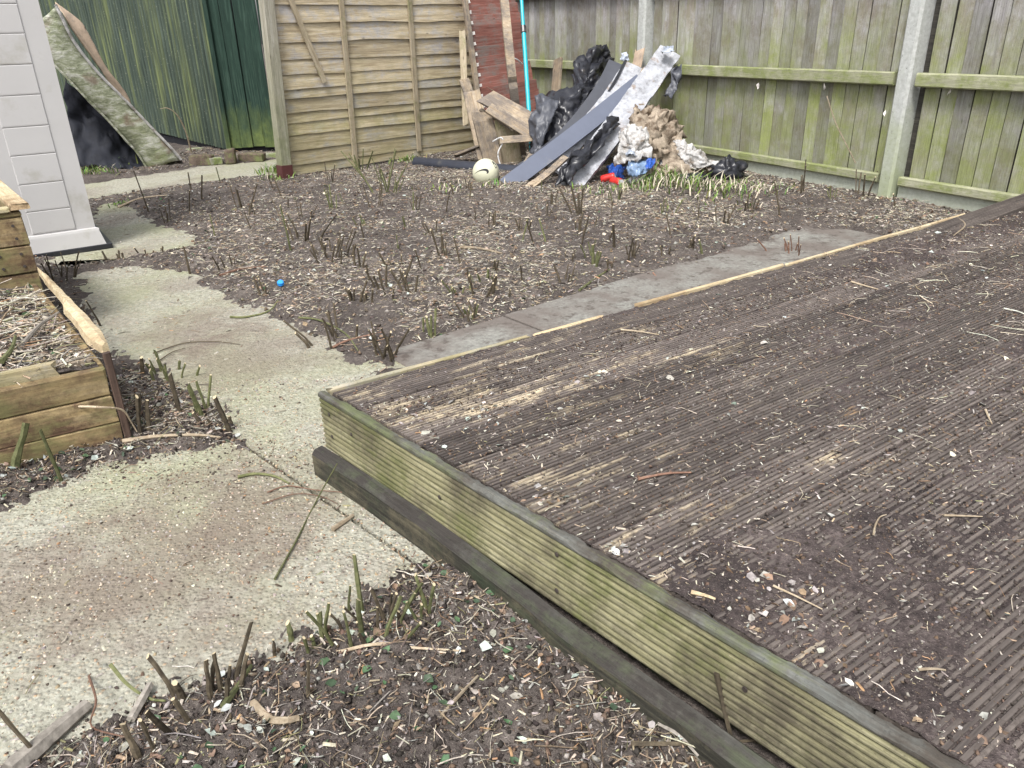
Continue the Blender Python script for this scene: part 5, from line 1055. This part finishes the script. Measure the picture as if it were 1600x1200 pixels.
stick([(140, 1060), (150, 1095, .05), (145, 1140), (200, 1165)], .0026, M_TWR, 'bowed thin red twig above the grey root')
stick([(172, 1038, .06), (200, 1070, .03), (235, 1098), (262, 1108)], .004, M_STEMG, 'bent green twig at the slab edge')
stick([(355, 1125), (372, 1090), (395, 1050)], .0075, M_STEMG, 'stout green stick lying on the near soil')
stick([(400, 1118), (425, 1142), (450, 1150), (470, 1142)], .008, M_TWP, 'curved brown root lying on the near soil', .008, 'root', .006)
stick([(527, 1025), (590, 1026), (650, 1032), (728, 1036)], .004, M_TWP, 'long thin stick lying across the near soil')
stick([(692, 1140), (720, 1110), (748, 1078)], .0045, M_TWP, 'straight tan stick near the middle of the near soil')
stick([(1120, 1052, .16), (1130, 1100, .10), (1142, 1150, .05), (1150, 1198)], .0055, M_STEM, 'dark upright stem standing in front of the deck fascia')
stick([(985, 1190), (1050, 1188), (1120, 1186), (1205, 1176)], .0045, M_STEM, 'red-brown stick lying beside the plank at the bottom')
stick([(1030, 1150), (1060, 1175), (1090, 1200)], .008, M_TWG, 'grey splinter lying at the bottom beside the plank')
stick([(195, 702), (250, 694), (310, 690), (345, 688)], .007, M_TWP, 'tan stick lying along the foot of the raised bed')
stick([(120, 635, .16), (150, 636, .17), (190, 640, .13), (205, 660, .07), (218, 690)], .004, M_TWP, 'pale bent twig hooked across the raised bed corner')
stick([(30, 545, .28), (60, 510, .29), (92, 488, .30)], .008, M_TWG, 'grey stick lying on the raised bed filling')
stick([(2, 565, .28), (18, 545, .29), (24, 525, .30)], .009, M_STEMG, 'green stick lying on the raised bed filling')
stick([(360, 497), (385, 497), (420, 488), (436, 478)], .0055, M_STEMG, 'green twig at the path edge by the blue cap')
stick([(240, 554), (290, 538), (340, 536), (375, 540)], .0025, M_STEM, 'thin dark twig arched over the path')
stick([(250, 565), (270, 552), (290, 546)], .0025, M_STEM, 'short thin dark twig on the path')
stick([(185, 325), (220, 316), (262, 312)], .009, M_TWP, 'pale stick lying by the concrete strip near the white shed')
stick([(720, 398), (750, 400), (785, 404)], .010, M_TWP, 'pale stick in the middle of the soil bed')
stick([(345, 440), (380, 430), (420, 425)], .007, M_TWR, 'red stick near the path in the soil bed')
stick([(520, 545), (545, 540), (598, 530)], .006, M_TWR, 'red twig by the clump at the path edge')
stick([(468, 503), (500, 510), (540, 530), (560, 552)], .005, M_STEMG, 'curved green twig running to the path edge')
stick([(905, 458), (935, 440), (952, 430)], .006, M_STEMG, 'green stick lying beside the flagstones')
stick([(1020, 432), (1030, 438), (1045, 440), (1055, 442)], .004, M_TWR, 'curled red twig on the flagstones')
stick([(1260, 255, .35), (1300, 262, .3), (1330, 258, .2)], .004, M_TWP, 'x') if False else None
for pix, r, mt_, lb_ in (([(970, 515), (1000, 518), (1030, 523)], .0032, M_TWP, 'thin pale twig on the deck near the flagstones'), ([(1365, 835), (1368, 820), (1375, 808), (1385, 804)], .0022, M_TWP, 'curved white sliver on the deck'), ([(1475, 805), (1505, 806), (1535, 807)], .0026, M_TWP, 'straight white sliver on the right of the deck'),
    ([(1080, 925), (1100, 930), (1118, 936)], .0042, M_FRESH, 'orange wood splinter near the deck lip'), ([(1208, 915), (1245, 932), (1285, 952)], .0022, M_TWP, 'thin pale twig on the leafy patch of the deck'), ([(1435, 1046), (1460, 1045), (1478, 1047)], .0026, M_TWP, 'pale sliver at the lower right of the deck'), ([(1495, 340), (1508, 352), (1490, 368)], .006, M_TWP, 'forked pale twig at the far corner of the deck'), ([(1330, 440), (1350, 446), (1372, 452)], .004, M_TWP, 'pale splinter in the upper deck middle'), ([(1000, 748), (1000, 748), (1040, 740), (1080, 738)], .004, M_TWR, 'rusty splinter lying on the deck boards'), ([(1540, 640), (1545, 652), (1550, 662)], .003, M_TWP, 'short pale splinter on the right deck')):
    stick(pix, r, mt_, lb_, on=ZD + .004)
# big arching dry stem by the shed
tag(link('dry_twig', tubemesh('dry_twig', [Vector(p) for p in spline([AT(299, 238, 8.1), AT(290, 205, 8.05), AT(277, 180, 8.0), AT(262, 169, 7.95), AT(250, 170, 7.95)], 5)], [.009 - .0003 * i for i in range(21)], 6), M_TWP), 'arching dry stem in front of the corrugated shed wall', 'twig')
tag(link('dry_twig', tubemesh('dry_twig', [Vector(p) for p in spline([onf(1292, 150, .05), onf(1305, 190, .06), onf(1322, 225, .06), onf(1337, 255, .05)], 5)], [.004] * 16, 5), M_TWP), 'thin dry vine hanging on the green fence', 'twig')
# torn leaves and debris caught on the fence rail
for (u, v, lb_) in ((1287, 135, 'dry leaf caught under the rail in the middle of the fence'), (1384, 178, 'white dry leaf hanging beside the concrete post'), (1484, 145, 'white dry leaf hanging on the right fence bay'), (1185, 134, 'small dry leaf under the rail by the pile')):
    c = onf(u, v, .04); V_, F_, _ = inst(LEAF_V, LEAF_F, np.array([[.05, .045, .06]]), np.array([c]), orient(1, .2) @ np.array([[[0, 0, 1], [0, 1, 0], [-1, 0, 0]]]), np.ones((1, 3)), .05)
    tag(link('dry_leaf', mesh('dry_leaf', V_, F_), M_TABS), lb_, 'leaf')

# ================================================================== GRASS TUFTS AND WEEDS
def blades(spots, label, name='grass'):
    pos, cols, hs2, ln = [], [], [], []
    V = []; F = []; Cc = []; k = 0; q = random.Random(3)
    for (u, v, n, h, spread, dry) in spots:
        b = G(u, v)
        for i in range(n):
            x = b[0] + q.gauss(0, spread); y = b[1] + q.gauss(0, spread); z = float(ground_z(np.array([x]), np.array([y]))[0]) - .004; hh = h * q.uniform(.4, 1.1); a = q.uniform(0, 6.28); l = q.uniform(.2, 1.1) * hh; w = q.uniform(.0015, .004) * (1.6 if b[1] > 4 else 1)
            dx, dy = math.cos(a), math.sin(a); px, py = -dy * w, dx * w; c = (PAL['straw'] if q.random() < dry else (q.uniform(.10, .2), q.uniform(.19, .28), .05))
            for t, f in ((0, 1), (.5, .8), (.85, .45)):
                cx = x + dx * l * t * t; cy = y + dy * l * t * t; cz = z + hh * (t - .25 * t * t); V += [(cx - px * f, cy - py * f, cz), (cx + px * f, cy + py * f, cz + w * .3)]
            V.append((x + dx * l, y + dy * l, z + hh * .78)); F += [(k, k + 1, k + 3), (k, k + 3, k + 2), (k + 2, k + 3, k + 5), (k + 2, k + 5, k + 4), (k + 4, k + 5, k + 6)]; Cc += [c] * 7; k += 7
    tag(link(name, fastmesh(name, np.array(V), np.array(F), False, np.array(Cc)), M_GRASS), label, 'grass', kind='stuff')
blades([(1040, 292, 120, .16, .10, .45), (1010, 300, 90, .12, .10, .4), (1080, 300, 120, .14, .12, .5), (1130, 305, 130, .10, .16, .4), (1190, 300, 70, .08, .15, .4), (920, 305, 50, .07, .12, .4), (985, 300, 60, .08, .1, .4), (700, 300, 60, .06, .15, .5), (640, 258, 90, .07, .08, .1), (430, 268, 140, .10, .10, .1), (435, 285, 60, .06, .06, .15), (165, 262, 260, .12, .14, .15), (150, 275, 120, .08, .1, .2), (190, 320, 50, .03, .04, .1), (770, 300, 30, .07, .06, .4), (1110, 320, 60, .06, .2, .3), (455, 262, 6, .25, .03, 1)], 'tufts of grass round the rubbish pile and shed')
